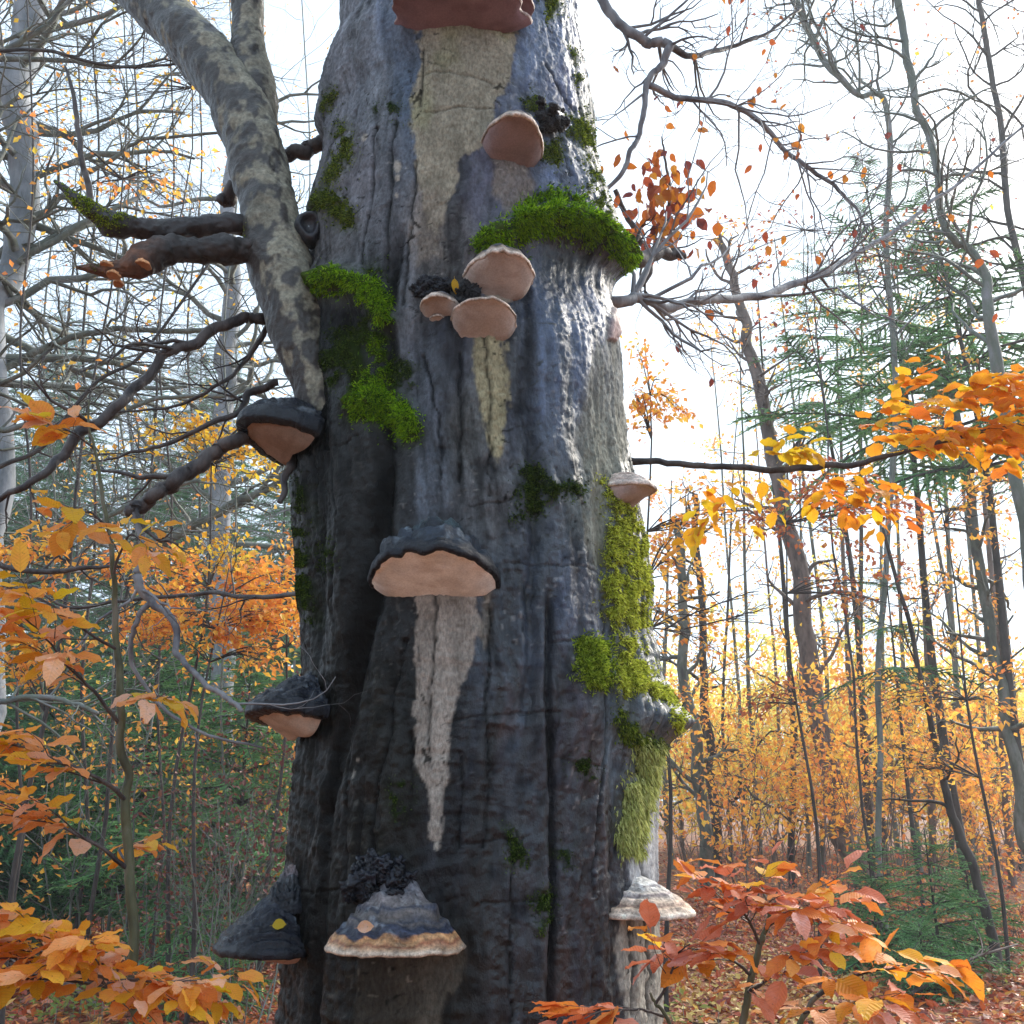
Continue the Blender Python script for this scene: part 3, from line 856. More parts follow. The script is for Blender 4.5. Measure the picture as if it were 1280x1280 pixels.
# ------------------------------------------------------------------ bracket fungi
M_CAP = mat_attr('fungus_crust', rough=.42, bump=.0035, bscale=160, vary=.40, spec=.28, rough_attr=True, bump2=(34, .004, (1, 1, 3)))
M_PORE = mat_attr('pore_surface', rough=.95, bump=.0010, bscale=260, vary=.12, spec=.1, bump2=(28, .004, (1, 1, 1)))
def col_ramp(t, stops):
    x = [s[0] for s in stops]
    return np.stack([np.interp(t, x, [s[1][k] for s in stops]) for k in range(3)], -1)
BLACK = [(0, (.06, .065, .08)), (.25, (.022, .027, .040)), (.5, (.010, .013, .022)), (.8, (.007, .009, .016)), (1, (.010, .012, .018))]
GREYT = [(0, (.30, .29, .25)), (.22, (.30, .29, .26)), (.30, (.045, .062, .070)), (.45, (.028, .045, .052)), (.6, (.010, .014, .022)), (.8, (.020, .028, .042)), (.93, (.010, .014, .022)), (1, (.010, .012, .018))]
ZONED = [(0, (.05, .055, .07)), (.3, (.13, .13, .15)), (.48, (.17, .15, .15)), (.56, (.035, .04, .06)), (.62, (.12, .105, .10)), (.70, (.045, .05, .07)), (.72, (.10, .088, .088)), (.76, (.03, .035, .055)), (.855, (.03, .035, .06)), (.865, (.36, .17, .07)), (.90, (.44, .25, .12)), (.93, (.22, .08, .04)), (.96, (.44, .27, .16)), (1, (.46, .36, .28))]
PALE = [(0, (.42, .42, .42)), (.35, (.5, .49, .47)), (.42, (.12, .11, .13)), (.46, (.5, .47, .44)), (.6, (.48, .42, .38)), (.64, (.22, .18, .18)), (.68, (.50, .42, .36)), (.8, (.46, .34, .26)), (.84, (.30, .20, .16)), (.88, (.52, .38, .28)), (1, (.60, .50, .42))]
GREYC = [(0, (.22, .23, .26)), (.5, (.20, .21, .25)), (.7, (.06, .06, .08)), (.85, (.10, .08, .07)), (.93, (.34, .25, .20)), (1, (.55, .45, .38))]
BROWN = [(0, (.10, .08, .09)), (.6, (.14, .10, .10)), (.85, (.22, .14, .12)), (1, (.34, .23, .20))]
PEACH = [(0, (.40, .17, .06)), (.6, (.50, .22, .09)), (1, (.60, .32, .16))]

def fungus(lab, u, v, az, Wp, Dp, Hp, drop, stops, pore, q=1.6, pin=.95, terr=.03, rough=.06, lip=3, seed=0, roll=0, tilt=0, emb=.05, skew=0, du=0, pore_lab=None, rgh=.42, tree=None, name='bracket_fungus', group='bracket fungi on the old beech', apex=0.0, cat='bracket fungus', wob=.05, off=0):
    """sizes in photograph pixels at the trunk; az = direction it faces, 0 towards the camera, positive to the right"""
    p, _ = hit(u, v, tree)
    if p is None: p = P(u, v, TY - .3)
    m = mpp(v, p[1])
    p = p + np.array([du * m, 0, 0])
    Wm, Dm, H, dr, lp = Wp * m, Dp * m, Hp * m, drop * m, lip * m
    a = math.radians(az)
    n = np.array([math.sin(a), -math.cos(a), 0]); t = np.array([math.cos(a), math.sin(a), 0]); up = np.array([0, 0, 1.0])
    I, J = 60, 110
    ph = np.linspace(-math.pi * .5 - emb * 4, math.pi * .5 + emb * 4, J)
    s = np.linspace(0, 1, I) ** .8
    SS, PH = np.meshgrid(s, ph, indexing='ij')
    wn = 1 + wob * fbm(PH * 1.1 + seed, 0 * PH, 0, 3, seed) + wob * .35 * fbm(PH * 5, 0 * PH, 1, 2, seed + 1)
    def rim(S_, ext=1.0):
        x = np.sin(PH) * Wm / 2 * S_ * wn * ext
        y = np.cos(PH) * Dm * S_ * wn * ext
        y = np.where(np.cos(PH) < 0, np.cos(PH) * Wm * .35 * S_, y)
        return x, y
    x, y = rim(SS)
    z = H * (1 - SS ** q)
    band = SS * (9 + 2 * fbm(PH * .8, 0 * PH, 4, 2, seed + 4)) + .9 * fbm(PH * 1.6, SS * 4, 0, 2, seed + 2)
    saw = (np.sin(band * 2 * np.pi * .62) * .5 + .5)
    rimk = 1 - .85 * sstep(.80, 1, SS)
    ridge = terr * H * saw * sstep(.1, .4, SS) * rimk
    d = rough * H * fbm(x / Wm * 9, y / Wm * 9, z / Wm * 9, 4, seed + 3) * (1 - .6 * sstep(.8, 1, SS))
    z = z + ridge + d
    bulge = 1 + (terr * .9 * saw * SS + rough * .5 * fbm(PH * 4, SS * 6, 2, 3, seed + 6)) * rimk
    x, y = x * bulge, y * bulge
    x = x + skew * m * (1 - SS)
    cc = col_ramp(np.clip(SS + .03 * fbm(PH * 2, SS * 5, 3, 3, seed + 7) + .015 * saw, 0, 1), stops)
    nse = fbm(x / m * .09, y / m * .09, z / m * .12, 4, seed + 8)
    flk = sstep(.20, .55, fbm(PH * 9 + seed, SS * 16, 1, 4, seed + 17)) * sstep(-.2, .4, fbm(PH * 2, SS * 5, 6, 3, seed + 18)) * (1 - sstep(.85, .95, SS))
    cc = cc + (flk * .085)[..., None] * np.array([.85, 1.0, 1.12])  # pale bluish flecks: algae and wet highlights painted into the cap
    cc = cc * (1 + .4 * nse)[..., None] * (.85 + .3 * saw)[..., None]
    # rounded lip
    rows = [(x, y, z, cc)]
    rl = []
    zr = z[-1:]; xr_, yr_ = x[-1:], y[-1:]
    for k, f in enumerate([.35, .75, 1.0]):
        e = [1.006, 1.0, .985][k]
        rl.append((xr_ * e, yr_ * e, zr - lp * f, cc[-1:] * [1, .95, .9][k]))
    X = np.vstack([x] + [r[0] for r in rl] + [xr_ * pin]); Y = np.vstack([y] + [r[1] for r in rl] + [yr_ * pin]); Z = np.vstack([z] + [r[2] for r in rl] + [zr - lp * 1.05])
    Cc = np.concatenate([cc] + [r[3] for r in rl] + [cc[-1:] * .7], 0)
    cr, sr, ct, sn = math.cos(roll), math.sin(roll), math.cos(tilt), math.sin(tilt)
    def place(X, Y, Z):
        X, Z = X * cr - Z * sr, X * sr + Z * cr
        Y, Z = Y * ct - Z * sn, Y * sn + Z * ct
        return X[..., None] * t + (Y - .012 + off * m)[..., None] * n + Z[..., None] * up
    root = empty(name, p, lab, cat, group)
    Vc = place(X, Y, Z).reshape(-1, 3)
    R_, K_ = X.shape
    i = np.arange(R_ - 1)[:, None] * K_; j = np.arange(K_ - 1)[None, :]
    Qc = np.stack([i + j, i + K_ + j, i + K_ + j + 1, i + j + 1], -1).reshape(-1, 4)
    rgv = np.clip(rgh + .25 * nse, .15, .95)
    rgv = np.concatenate([rgv] + [rgv[-1:]] * 4, 0)
    link('cap', mk_mesh('cap', Vc, Qc, None, True, {'Col': np.clip(Cc, .004, .8).reshape(-1, 3), 'rgh': rgv.ravel()}), M_CAP, root)
    # pore surface
    I2 = 22
    s2 = np.linspace(1, 0, I2)
    xs, ys, zs_, cs = [], [], [], []
    zr1, x1, y1 = zr[0] - lp * 1.0, xr_[0] * pin, yr_[0] * pin
    zm = zr1.mean()
    phr = ph
    for s_ in s2:
        jag = 1 + .02 * (fbm(phr * 6, 0 * phr, 2, 3, seed + 13)) * s_ ** 6
        kS = s_ ** 6
        X2, Y2 = (x1 * kS + np.sin(phr) * Wm / 2 * pin * (1 - kS)) * s_ * jag, (y1 * kS + (np.where(np.cos(phr) < 0, np.cos(phr) * Wm * .35, np.cos(phr) * Dm * pin)) * (1 - kS)) * s_ * jag
        back = 1 - np.clip(Y2 / Dm, 0, 1)
        zz = (zr1 * s_ ** 7 + zm * (1 - s_ ** 7)) - dr * (back ** 1.3) * (1 - s_ ** 6) - dr * .12 * np.sin(s_ * math.pi)  + (lp * .25 * (1 - s_ ** 12))
        xs.append(X2); ys.append(Y2); zs_.append(zz)
        nn = fbm(X2 / m * .05, Y2 / m * .05, 0 * X2, 3, seed + 11)
        st_n = sstep(.15, .75, fbm(X2 / m * .035 + seed, Y2 / m * .07, 0 * X2, 4, seed + 12) + .35 * (1 - s_) - .12 * (s_ > .8))
        cpo = np.array(pore) * (1 + .16 * nn)[:, None] * (1.12 if s_ > .93 else (.97 if s_ > .84 else 1.0)) * (1 - .22 * st_n[:, None] * np.array([.85, 1.0, 1.1]))
        cs.append(cpo)
    X2, Y2, Z2 = np.array(xs), np.array(ys), np.array(zs_)
    Vp = place(X2, Y2, Z2).reshape(-1, 3)
    i = np.arange(I2 - 1)[:, None] * J; j = np.arange(J - 1)[None, :]
    Qp = np.stack([i + j, i + J + j, i + J + j + 1, i + j + 1], -1).reshape(-1, 4)
    link('pore_surface', mk_mesh('pore_surface', Vp, Qp, None, True, {'Col': np.clip(np.array(cs), 0, .9).reshape(-1, 3)}), M_PORE, root, None, pore_lab)
    return root, m, n, t

TAN = (.80, .79, .76)
MAUVE = (.19, .095, .10)
fungus('wavy mauve brown bracket at the very top of the trunk, seen from below', 577, 20, -4, 164, 64, 40, 14, BROWN, (.22, .145, .165), q=2.2, pin=.985, lip=4, seed=11, wob=.16, terr=.02)
fungus('smaller bracket tucked behind the right end of the topmost bracket', 638, 12, 30, 62, 40, 26, 8, BROWN, (.22, .145, .165), q=2, pin=.97, lip=3, seed=12, wob=.08)
fungus('round brown bracket high on the trunk, left of the dark mossy knob', 639, 184, 8, 80, 66, 34, 22, GREYC, (.25, .185, .185), q=2.4, pin=.955, lip=4, seed=21, roll=-.14)
fungus('double lobed tan bracket under the moss arch, uppermost of the cluster of three', 621, 347, 0, 88, 62, 40, 24, GREYC, (.42, .35, .31), q=2.0, pin=.955, lip=4, seed=31, wob=.10, roll=.02, tilt=.12)
fungus('small tan bracket beside black lumps, left of the cluster of three', 551, 384, -10, 54, 36, 18, 14, GREYC, (.36, .30, .27), q=2.2, pin=.95, lip=3, seed=41)
fungus('tiny tan bracket nestling under the small left one of the cluster', 547, 397, -5, 22, 14, 9, 6, GREYC, (.42, .35, .31), q=2.0, pin=.95, lip=2, seed=42)
fungus('smooth tan bracket, lowest of the cluster of three above the centre', 604, 402, 4, 86, 54, 22, 20, GREYC, (.42, .35, .31), q=2.0, pin=.965, lip=3, seed=51, wob=.06, tilt=.15)
F6, m6, n6, t6 = fungus('largest bracket, grey black ridged crust over a wide tan underside, centre of the trunk', 544, 723, -4, 170, 104, 84, 16, GREYT, TAN, q=1.2, pin=.93, terr=.09, rough=.13, lip=9, seed=64, wob=.06, roll=-.03, tilt=.20)
fungus('black crusted bracket on the left edge under the limb, brown underside', 383, 548, -56, 118, 78, 42, 13, BLACK, (.30, .225, .18), q=2.4, pin=.80, terr=.07, rough=.09, lip=14, seed=71, roll=.06, tilt=.28, rgh=.22, du=-16)
fungus('shiny black pointed bracket on the left edge, with a tan underside, halfway down the view', 398, 890, -56, 128, 72, 52, 20, BLACK, (.54, .43, .35), q=1.15, pin=.74, terr=.05, rough=.12, lip=14, seed=81, roll=.05, tilt=.15, rgh=.2, du=-26)
F9, m9, n9, t9 = fungus('large black two tiered bracket low on the left edge with a yellow leaf', 366, 1180, -58, 150, 80, 62, 12, BLACK, (.50, .34, .27), q=1.25, pin=.88, terr=.05, rough=.07, lip=8, seed=91, rgh=.2, du=-26)
F10, m10, n10, t10 = fungus('grey zoned hoof bracket with orange rim and black resin lump, low on the trunk', 497, 1180, -4, 176, 92, 98, 10, ZONED, (.80, .70, .62), q=.92, pin=.955, terr=.045, rough=.05, lip=4, seed=101, wob=.07, rgh=.45)
fungus('small pale shell bracket on the right edge below the long bare branch', 782, 612, 62, 66, 44, 22, 18, [(0, (.40, .30, .25)), (.5, (.46, .36, .30)), (.55, (.25, .16, .14)), (.62, (.5, .4, .34)), (1, (.60, .50, .44))], (.40, .33, .32), q=1.9, pin=.93, terr=.06, lip=4, seed=111, rgh=.7)
fungus('white layered bracket low on the right edge above pale bare wood', 800, 1138, 38, 134, 74, 42, 6, PALE, (.40, .30, .24), q=1.35, pin=.95, terr=.035, rough=.03, lip=5, seed=121, rgh=.85)

# lumps: black resin on the zoned bracket, upper tier of the left bracket, crust beside the cluster of three
M_RESIN = mat_attr('black_resin', rough=.22, bump=.002, bscale=160, vary=.5, spec=.3, rough_attr=True, bump2=(70, .004, (1, 1, 1)))
def lump(name, root, centers, seed, colr=(.007, .008, .013), rg=.2, parent_loc=None):
    mb = MB(); rng = np.random.default_rng(seed)
    C_, R_ = [], []
    for c, r in centers:
        nu, nv = 24, 16
        a = np.linspace(0, 2 * np.pi, nu, endpoint=False); b = np.linspace(.05, np.pi - .05, nv)
        A, B = np.meshgrid(a, b)
        d = np.stack([np.cos(A) * np.sin(B), np.sin(A) * np.sin(B), np.cos(B)], -1)
        pp = np.array(c) + d * r * (1 + .80 * fbm(d[..., 0] * 2.3 + c[0] * 90, d[..., 1] * 2.5, d[..., 2] * 2.5 + c[2] * 90, 3, seed))[..., None] * np.array([1, 1, .9])
        i = np.arange(nv - 1)[:, None] * nu; j = np.arange(nu)[None, :]; j2 = (j + 1) % nu
        mb.add(pp.reshape(-1, 3), np.stack([i + j, i + nu + j, i + nu + j2, i + j2], -1).reshape(-1, 4))
        C_.append(np.tile(np.array(colr) * rng.uniform(.6, 1.8), (nu * nv, 1))); R_.append(np.full(nu * nv, rg))
    me = mb.mesh(name, True, {'Col': np.vstack(C_), 'rgh': np.concatenate(R_)})
    return child(name, me, M_RESIN, root)
def lumps_at(u, v, su, sv, n, r0, r1, seed, out=.02):
    rng = np.random.default_rng(seed); L = []
    for _ in range(n):
        a, rr = rng.uniform(0, 6.28), rng.uniform(0, 1) ** .6
        p, q = hit(u + su * rr * math.cos(a), v + sv * rr * math.sin(a))
        if p is None: continue
        L.append((p + q * rng.uniform(0, out), rng.uniform(r0, r1)))
    return L
lump('resin_lump', F10, lumps_at(480, 1096, 34, 25, 80, .005, .017, 5, .035), 5)
lump('resin_lump', F10, lumps_at(460, 1116, 16, 12, 22, .005, .014, 6, .035), 6)
cl = empty('charred_knob', hit(545, 368)[0], 'black knobbly knot beside the small left bracket of the cluster', 'bark knot')
lump('knot', cl, lumps_at(541, 362, 24, 11, 60, .004, .011, 7, .02), 7, rg=.45)
cl = empty('charred_knob', hit(686, 150)[0], 'dark knobbly burl right of the upper round bracket', 'bark knot')
lump('knot', cl, lumps_at(686, 150, 16, 14, 45, .005, .013, 8, .03), 8, colr=(.02, .02, .024), rg=.6)
cl = empty('charred_knob', hit(585, 372)[0], 'black hollow knot between the three brackets of the cluster', 'bark knot')
lump('knot', cl, lumps_at(582, 370, 14, 13, 30, .005, .012, 9, .012), 9, colr=(.008, .008, .01), rg=.5)
# upper tier of the low left bracket: an older cone above
F9b, *_ = fungus('old narrow black bracket hump standing on the low left bracket', 366, 1132, -55, 66, 32, 50, 6, [(0, (.22, .17, .16)), (.35, (.12, .10, .11)), (.5, (.02, .024, .03)), (1, (.010, .012, .018))], (.03, .03, .03), q=1.2, pin=.9, terr=.08, rough=.12, lip=8, seed=95, rgh=.22, du=-10)
# ------------------------------------------------------------------ branches of the beech
def px_tube(path, rad, k=8, n=None, seed=0, rough=.08, taper_end=True):
    """tube through (u, v, distance) points, radii in px"""
    pr = np.array([list(P(a, b, d)) + [r * mpp(b, d)] for (a, b, d), r in zip(path, rad)])
    n = n or max(8, len(path) * 7)
    q = smooth(pr, n)
    mb = MB()
    rr = q[:, 3]
    # little kinks, as beech twigs have
    kk = np.stack([fbm(np.linspace(0, len(path) * 1.5, n), seed + c * 9, 0, 3, seed + c) for c in range(3)], -1)
    q[:, :3] += kk * (rr.mean() * .8)
    mb.tube(q[:, :3], rr, k, rough, seed)
    return mb, q[:, :3], rr
M_TWIG = mat_bark('dark_twig_bark', (.030, .026, .028), (.10, .085, .08), scale=26, rough=.55, bump=.004)
M_GREYB = mat_bark('grey_branch_bark', (.10, .10, .115), (.27, .27, .28), scale=18, rough=.65, bump=.005)

def dead_branch(lab, path, rad, style, seed, k=48, n=150):
    d = bark_tube(path, rad, k, n, seed, style, rough=.42)
    return limb_obj('branch', d, beech, lab)
B1 = dead_branch('dead branch with mossy upturned end', [(338, 285, 2.15), (300, 281, 2.12), (240, 284, 2.08), (190, 286, 2.02), (150, 281, 1.98), (122, 268, 1.95), (98, 250, 1.93), (68, 226, 1.92)], [13, 12, 12, 13, 14, 12, 8, 3], 'dark', 401)
B2 = dead_branch('rotten broken branch with brown crumbling end', [(345, 318, 2.15), (302, 314, 2.1), (262, 312, 2.06), (220, 313, 2.02), (188, 322, 1.99), (168, 334, 1.97), (140, 338, 1.96), (96, 334, 1.95)], [19, 17, 15, 16, 18, 15, 10, 4], 'rot', 402)
BTIPS = {}
def beech_branch(path, rad, seed, mat=None, twigs=0, lab=None, k=10, spread=1.0, tl=.22):
    mb, q, rr = px_tube(path, rad, k, len(path) * 9, seed)
    rng = np.random.default_rng(seed)
    for _ in range(twigs):
        i = int(rng.uniform(.15, .97) * len(q))
        t = q[min(i + 1, len(q) - 1)] - q[i - 1]; t /= np.linalg.norm(t)
        side = rng.normal(0, 1, 3); side -= t * (side @ t); side /= np.linalg.norm(side)
        d = t * rng.uniform(.3, 1) + side * rng.uniform(.4, 1) * spread
        twig_rec(mb, q[i], d / np.linalg.norm(d), tl * rng.uniform(.4, 1.2), rr[i] * .45, 2, rng, BTIPS.setdefault(seed, []))
    return child('branch', mb.mesh('branch'), mat or M_TWIG, beech, None, lab)

def twig_rec(mb, p, d, L, r, lev, rng, tips, up=.12, kids=(2, 4), k=4, wig=.22):
    n = max(4, int(5 + lev))
    pts = [p]; dd = d.copy(); leave = []
    for i in range(n):
        dd = dd + rng.normal(0, wig, 3) + np.array([0, 0, up * .4])
        dd /= np.linalg.norm(dd)
        pts.append(pts[-1] + dd * L / n)
        leave.append((pts[-1], dd.copy()))
    rr = np.linspace(r, r * .35, n + 1)
    mb.tube(np.array(pts), rr, k)
    if tips is not None and lev <= 1:
        tips += leave[1:]
    if lev > 0:
        for _ in range(rng.integers(kids[0], kids[1] + 1)):
            i = rng.integers(1, n)
            s = rng.normal(0, 1, 3)
            s -= leave[i][1] * (s @ leave[i][1]); s /= np.linalg.norm(s) + 1e-9
            c = leave[i][1] * rng.uniform(.5, 1) + s * rng.uniform(.5, 1)
            twig_rec(mb, leave[i][0], c / np.linalg.norm(c), L * rng.uniform(.4, .7), rr[i] * .6, lev - 1, rng, tips, up, kids, max(3, k - 1), wig)

beech_branch([(352, 400, 2.2), (318, 400, 2.2), (290, 404, 2.18), (250, 424, 2.14), (215, 440, 2.1), (185, 470, 2.07), (150, 505, 2.03), (110, 537, 2.0), (75, 575, 1.98), (40, 603, 1.96), (-30, 640, 1.95)], [8, 7.5, 7, 7, 6.5, 6.5, 6.5, 7, 6, 4.5, 3], 411, twigs=9)
beech_branch([(345, 395, 2.25), (325, 425, 2.25), (303, 455, 2.25), (275, 478, 2.2), (230, 505, 2.2), (180, 512, 2.2), (120, 518, 2.2)], [4, 3.5, 3, 2.5, 2, 1.5, 1], 412, twigs=7)
beech_branch([(348, 478, 2.25), (315, 490, 2.25), (302, 512, 2.22), (265, 528, 2.2), (215, 552, 2.2), (170, 565, 2.18), (110, 575, 2.15)], [5, 5, 4, 3.5, 2.8, 2, 1], 413, twigs=8)
beech_branch([(350, 535, 2.2), (302, 549, 2.1), (272, 562, 2.07), (235, 592, 2.05), (205, 614, 2.03), (178, 630, 2.02), (156, 640, 2.02)], [10, 9, 9, 10, 8.5, 8.5, 8], 414, twigs=2, lab='broken off branch stub below the limb', k=16)
beech_branch([(372, 565, 2.2), (360, 590, 2.12), (348, 626, 2.08)], [7, 5, 3.5], 415, k=10)
beech_branch([(345, 232, 2.3), (298, 234, 2.35), (286, 246, 2.35), (276, 256, 2.35)], [7, 8, 9, 8], 416, lab='short stub behind the limb')
beech_branch([(345, 195, 2.35), (380, 183, 2.35), (400, 178, 2.35), (430, 176, 2.35)], [8, 9, 9, 9], 417, lab='bridge branch between limb and trunk', k=14)
beech_branch([(117, 274, 1.97), (112, 235, 1.96), (100, 200, 1.95), (97, 160, 1.95), (90, 120, 1.95), (81, 80, 1.95)], [4.5, 4, 3.6, 3.2, 2.5, 1.2], 418)
beech_branch([(168, 640, 2.02), (178, 690, 2.0), (172, 722, 2.0), (186, 752, 2.0), (215, 778, 1.98), (220, 815, 1.96), (245, 845, 1.93), (280, 866, 1.9), (305, 888, 1.88)], [4, 5, 5.5, 5, 4.5, 4, 3.5, 3.5, 3], 419, mat=M_GREYB, twigs=3)
beech_branch([(186, 752, 2.0), (172, 775, 2.0), (165, 800, 2.02), (168, 835, 2.04), (200, 880, 2.05), (260, 920, 2.08), (330, 935, 2.1)], [4, 3, 3, 2.5, 2.2, 2, 1.5], 420, mat=M_GREYB, twigs=5)
beech_branch([(380, 740, 2.3), (330, 747, 2.5), (280, 742, 2.6), (220, 745, 2.7), (150, 752, 2.7), (90, 760, 2.7), (40, 735, 2.7)], [3, 3, 2.8, 2.5, 2.2, 2, 1], 421, twigs=10)
beech_branch([(-20, 700, 1.9), (40, 715, 1.9), (100, 712, 1.9), (150, 708, 1.95)], [3.5, 3.5, 3, 1.5], 422, twigs=5)
# right side: the long bare branch, the grey horizontal bough and the boughs against the sky
beech_branch([(735, 380, 2.35), (775, 377, 2.4), (800, 374, 2.45), (830, 383, 2.5), (900, 376, 2.7), (960, 368, 2.9), (1020, 345, 3.1), (1080, 312, 3.3), (1140, 275, 3.5), (1200, 225, 3.7), (1300, 140, 3.9)], [8, 7.5, 6.5, 6, 5.5, 5, 4.4, 3.2, 2.6, 2, 1.4], 431, mat=M_GREYB, twigs=26, tl=.5, k=12, lab='long grey bough sweeping up to the right')
BR_SPRAY = beech_branch([(776, 574, 2.35), (810, 577, 2.33), (860, 580, 2.3), (920, 584, 2.26), (990, 585, 2.2), (1050, 583, 2.16), (1110, 570, 2.1), (1180, 553, 2.05), (1240, 538, 2.0), (1320, 520, 1.95)], [6, 4.2, 4, 4, 4.2, 4, 3.2, 2.8, 2.4, 2], 432, lab='long thin branch carrying orange leaves')
beech_branch([(745, -20, 3.0), (765, 18, 3.0), (785, 40, 3.0), (812, 50, 3.0), (838, 56, 3.0), (822, 84, 3.0), (806, 110, 3.0), (800, 160, 3.0), (782, 200, 3.0), (757, 240, 3.0)], [6.5, 6, 6, 6, 5.5, 4.5, 4, 3.4, 3.2, 2.4], 433, mat=M_GREYB, twigs=12, tl=.35)
beech_branch([(806, 105, 3.0), (850, 122, 3.05), (905, 130, 3.1), (945, 148, 3.15), (975, 180, 3.2), (1010, 212, 3.2), (1045, 232, 3.2), (1070, 260, 3.2), (1085, 292, 3.2)], [4.2, 3.8, 3.6, 3.4, 3, 2.8, 2.4, 1.8, 1.2], 434, mat=M_GREYB, twigs=30, tl=.5)
beech_branch([(838, 56, 3.0), (870, 70, 3.1), (905, 62, 3.2), (950, 45, 3.3), (1000, 10, 3.4)], [5, 3.5, 3, 2, 1.5], 435, twigs=14, tl=.5)
beech_branch([(765, 240, 3.4), (800, 300, 3.5), (815, 330, 3.5), (800, 360, 3.5)], [3, 4, 5, 4], 436, twigs=4, tl=.3)
beech_branch([(765, 330, 2.6), (805, 322, 2.7), (835, 316, 2.8), (860, 318, 2.8)], [12, 10, 7, 4], 437, twigs=3, tl=.15, lab='dark broken stub right of the moss arch')

# moss on the dead branch, small brown brackets on the rotten one, a broken twig hanging
B1V = [np.array([v.co for v in B1.data.vertices]) + np.array([0, TY, 0]), [tuple(p.vertices) for p in B1.data.polygons]]
BVB = BVHTree.FromPolygons(B1V[0].tolist(), B1V[1])
moss_thing('thick yellow green moss on the upturned end of the dead left branch', [(72, 226), (90, 232), (115, 248), (140, 262), (166, 272), (150, 282), (128, 282), (105, 268), (85, 250)], .014, 2.6, .3, 'yellowgreen', .95, 461, BVB)
B2V = [np.array([v.co for v in B2.data.vertices]) + np.array([0, TY, 0]), [tuple(p.vertices) for p in B2.data.polygons]]
BVC = BVHTree.FromPolygons(B2V[0].tolist(), B2V[1])
moss_thing('thin moss on the tip of the rotten left branch', [(96, 322), (118, 322), (132, 328), (120, 334), (98, 332)], .008, 2.4, .3, 'olive', .95, 462, BVC)
moss_thing('tiny moss tuft where the rotten branch joins the limb', [(290, 288), (304, 284), (304, 302), (294, 300)], .010, 2.5, .3, 'yellowgreen', .95, 463, BVA)
for k_, (a, b, s_, lab) in enumerate([(132, 330, 16, 'small peach bracket nearest the tip of the rotten branch'), (141, 342, 17, 'small peach bracket, second from the tip of the rotten branch'), (147, 352, 13, 'lowest small peach bracket under the rotten branch'), (178, 330, 20, 'lone brown orange bracket in the middle of the rotten branch')]):
    fungus(lab, a, b, -10 + 9 * k_, s_, s_ * .8, s_ * .4, 3, PEACH, (.42, .22, .12), lip=2, seed=140 + k_, tree=BVC, name='small_bracket_fungus', group='small brackets on the rotten branch', terr=.1, rough=.2, rgh=.7)

# cut limb knob: dark round scar with a rolled rim
kb = MB()
c0, nn0 = hit(386, 283, BVA)
if c0 is None: c0 = P(386, 283, 2.1)
ax = np.array([.25, -.85, -.1]); ax /= np.linalg.norm(ax)
e1 = np.cross(ax, [0, 0, 1.0]); e1 /= np.linalg.norm(e1); e2 = np.cross(e1, ax)
m0 = mpp(283, 2.1)
pr = [(1.15, -.9), (1.12, -.3), (1.05, .25), (.92, .55), (.74, .6), (.60, .42), (.5, .2), (.3, .08), (.02, .05)]
na_ = 40; aa = np.arange(na_) / na_ * 2 * np.pi
VV = []
for (r_, h_) in pr:
    rr_ = r_ * 19 * m0 * (1 + .10 * np.sin(3 * aa + 1) + .06 * fbm(np.cos(aa) * 3, np.sin(aa) * 3, r_ * 4, 3, 5))
    VV.append(c0 + ax * h_ * 16 * m0 + np.cos(aa)[:, None] * e1 * rr_[:, None] * .8 + np.sin(aa)[:, None] * e2 * rr_[:, None])
VV = np.array(VV).reshape(-1, 3)
i = np.arange(len(pr) - 1)[:, None] * na_; j = np.arange(na_)[None, :]; j2 = (j + 1) % na_
kq = np.stack([i + j, i + j2, i + na_ + j2, i + na_ + j], -1).reshape(-1, 4)
kc = np.tile([.022, .024, .032], (len(VV), 1)) * (1 + .5 * fbm(VV[:, 0] * 90, VV[:, 1] * 90, VV[:, 2] * 90, 3, 9))[:, None]
link('knot_scar', mk_mesh('knot_scar', pal(VV), kq, None, True, {'Col': kc, 'rgh': np.full(len(VV), .38)}), M_LIMB, beech, None, 'dark round scar of a cut limb')
kn = MB()
c1, _ = hit(352, 136, BVA)
if c1 is not None:
    rt = empty('charred_knob', c1, 'dark knot on the right side of the forked limb', 'bark knot')
    rng = np.random.default_rng(4)
    lump('knot', rt, [(c1 + np.array([rng.normal(0, .010), -.004 + rng.normal(0, .006), rng.normal(0, .012)]), rng.uniform(.010, .018)) for _ in range(14)], 12, colr=(.05, .045, .05), rg=.6)

# ------------------------------------------------------------------ leaves one can pick out
def leaf_mesh(seed, curl=.12, fold=.22, wav=.02, wid=.33, stalk=True):
    rng = np.random.default_rng(seed)
    xs = np.array([0, .10, .26, .44, .62, .79, .92, 1.0])
    hw = np.array([.01, .17, .29, 1.0 * .33, .30, .20, .08, .0]) / .33 * wid
    V_, T_ = [], []
    tw = rng.uniform(-.25, .25)
    for k, (x, h) in enumerate(zip(xs, hw)):
        for s in (-1, -.5, 0, .5, 1):
            y = s * h
            if abs(s) == 1 and 0 < k < 7: y *= 1 + rng.uniform(-.06, .06)
            z = fold * abs(y) * (1 - .4 * abs(s)) - curl * x * x + wav * math.sin(k * 2.6 + s * 2) * abs(s) + tw * y * x
            V_.append((x + .02 * abs(s), y, z))
    for k in range(7):
        for s in range(4):
            a = k * 5 + s
            T_.append((a, a + 5, a + 6, a + 1))
    Q_ = np.array(T_)
    V_ = np.array(V_)
    if stalk:
        n = len(V_)
        V_ = np.vstack([V_, [(-.16, -.008, .03), (-.16, .008, .03), (0, .010, 0), (0, -.010, 0)]])
        Q_ = np.vstack([Q_, [(n, n + 3, n + 2, n + 1)]])
    return V_, Q_
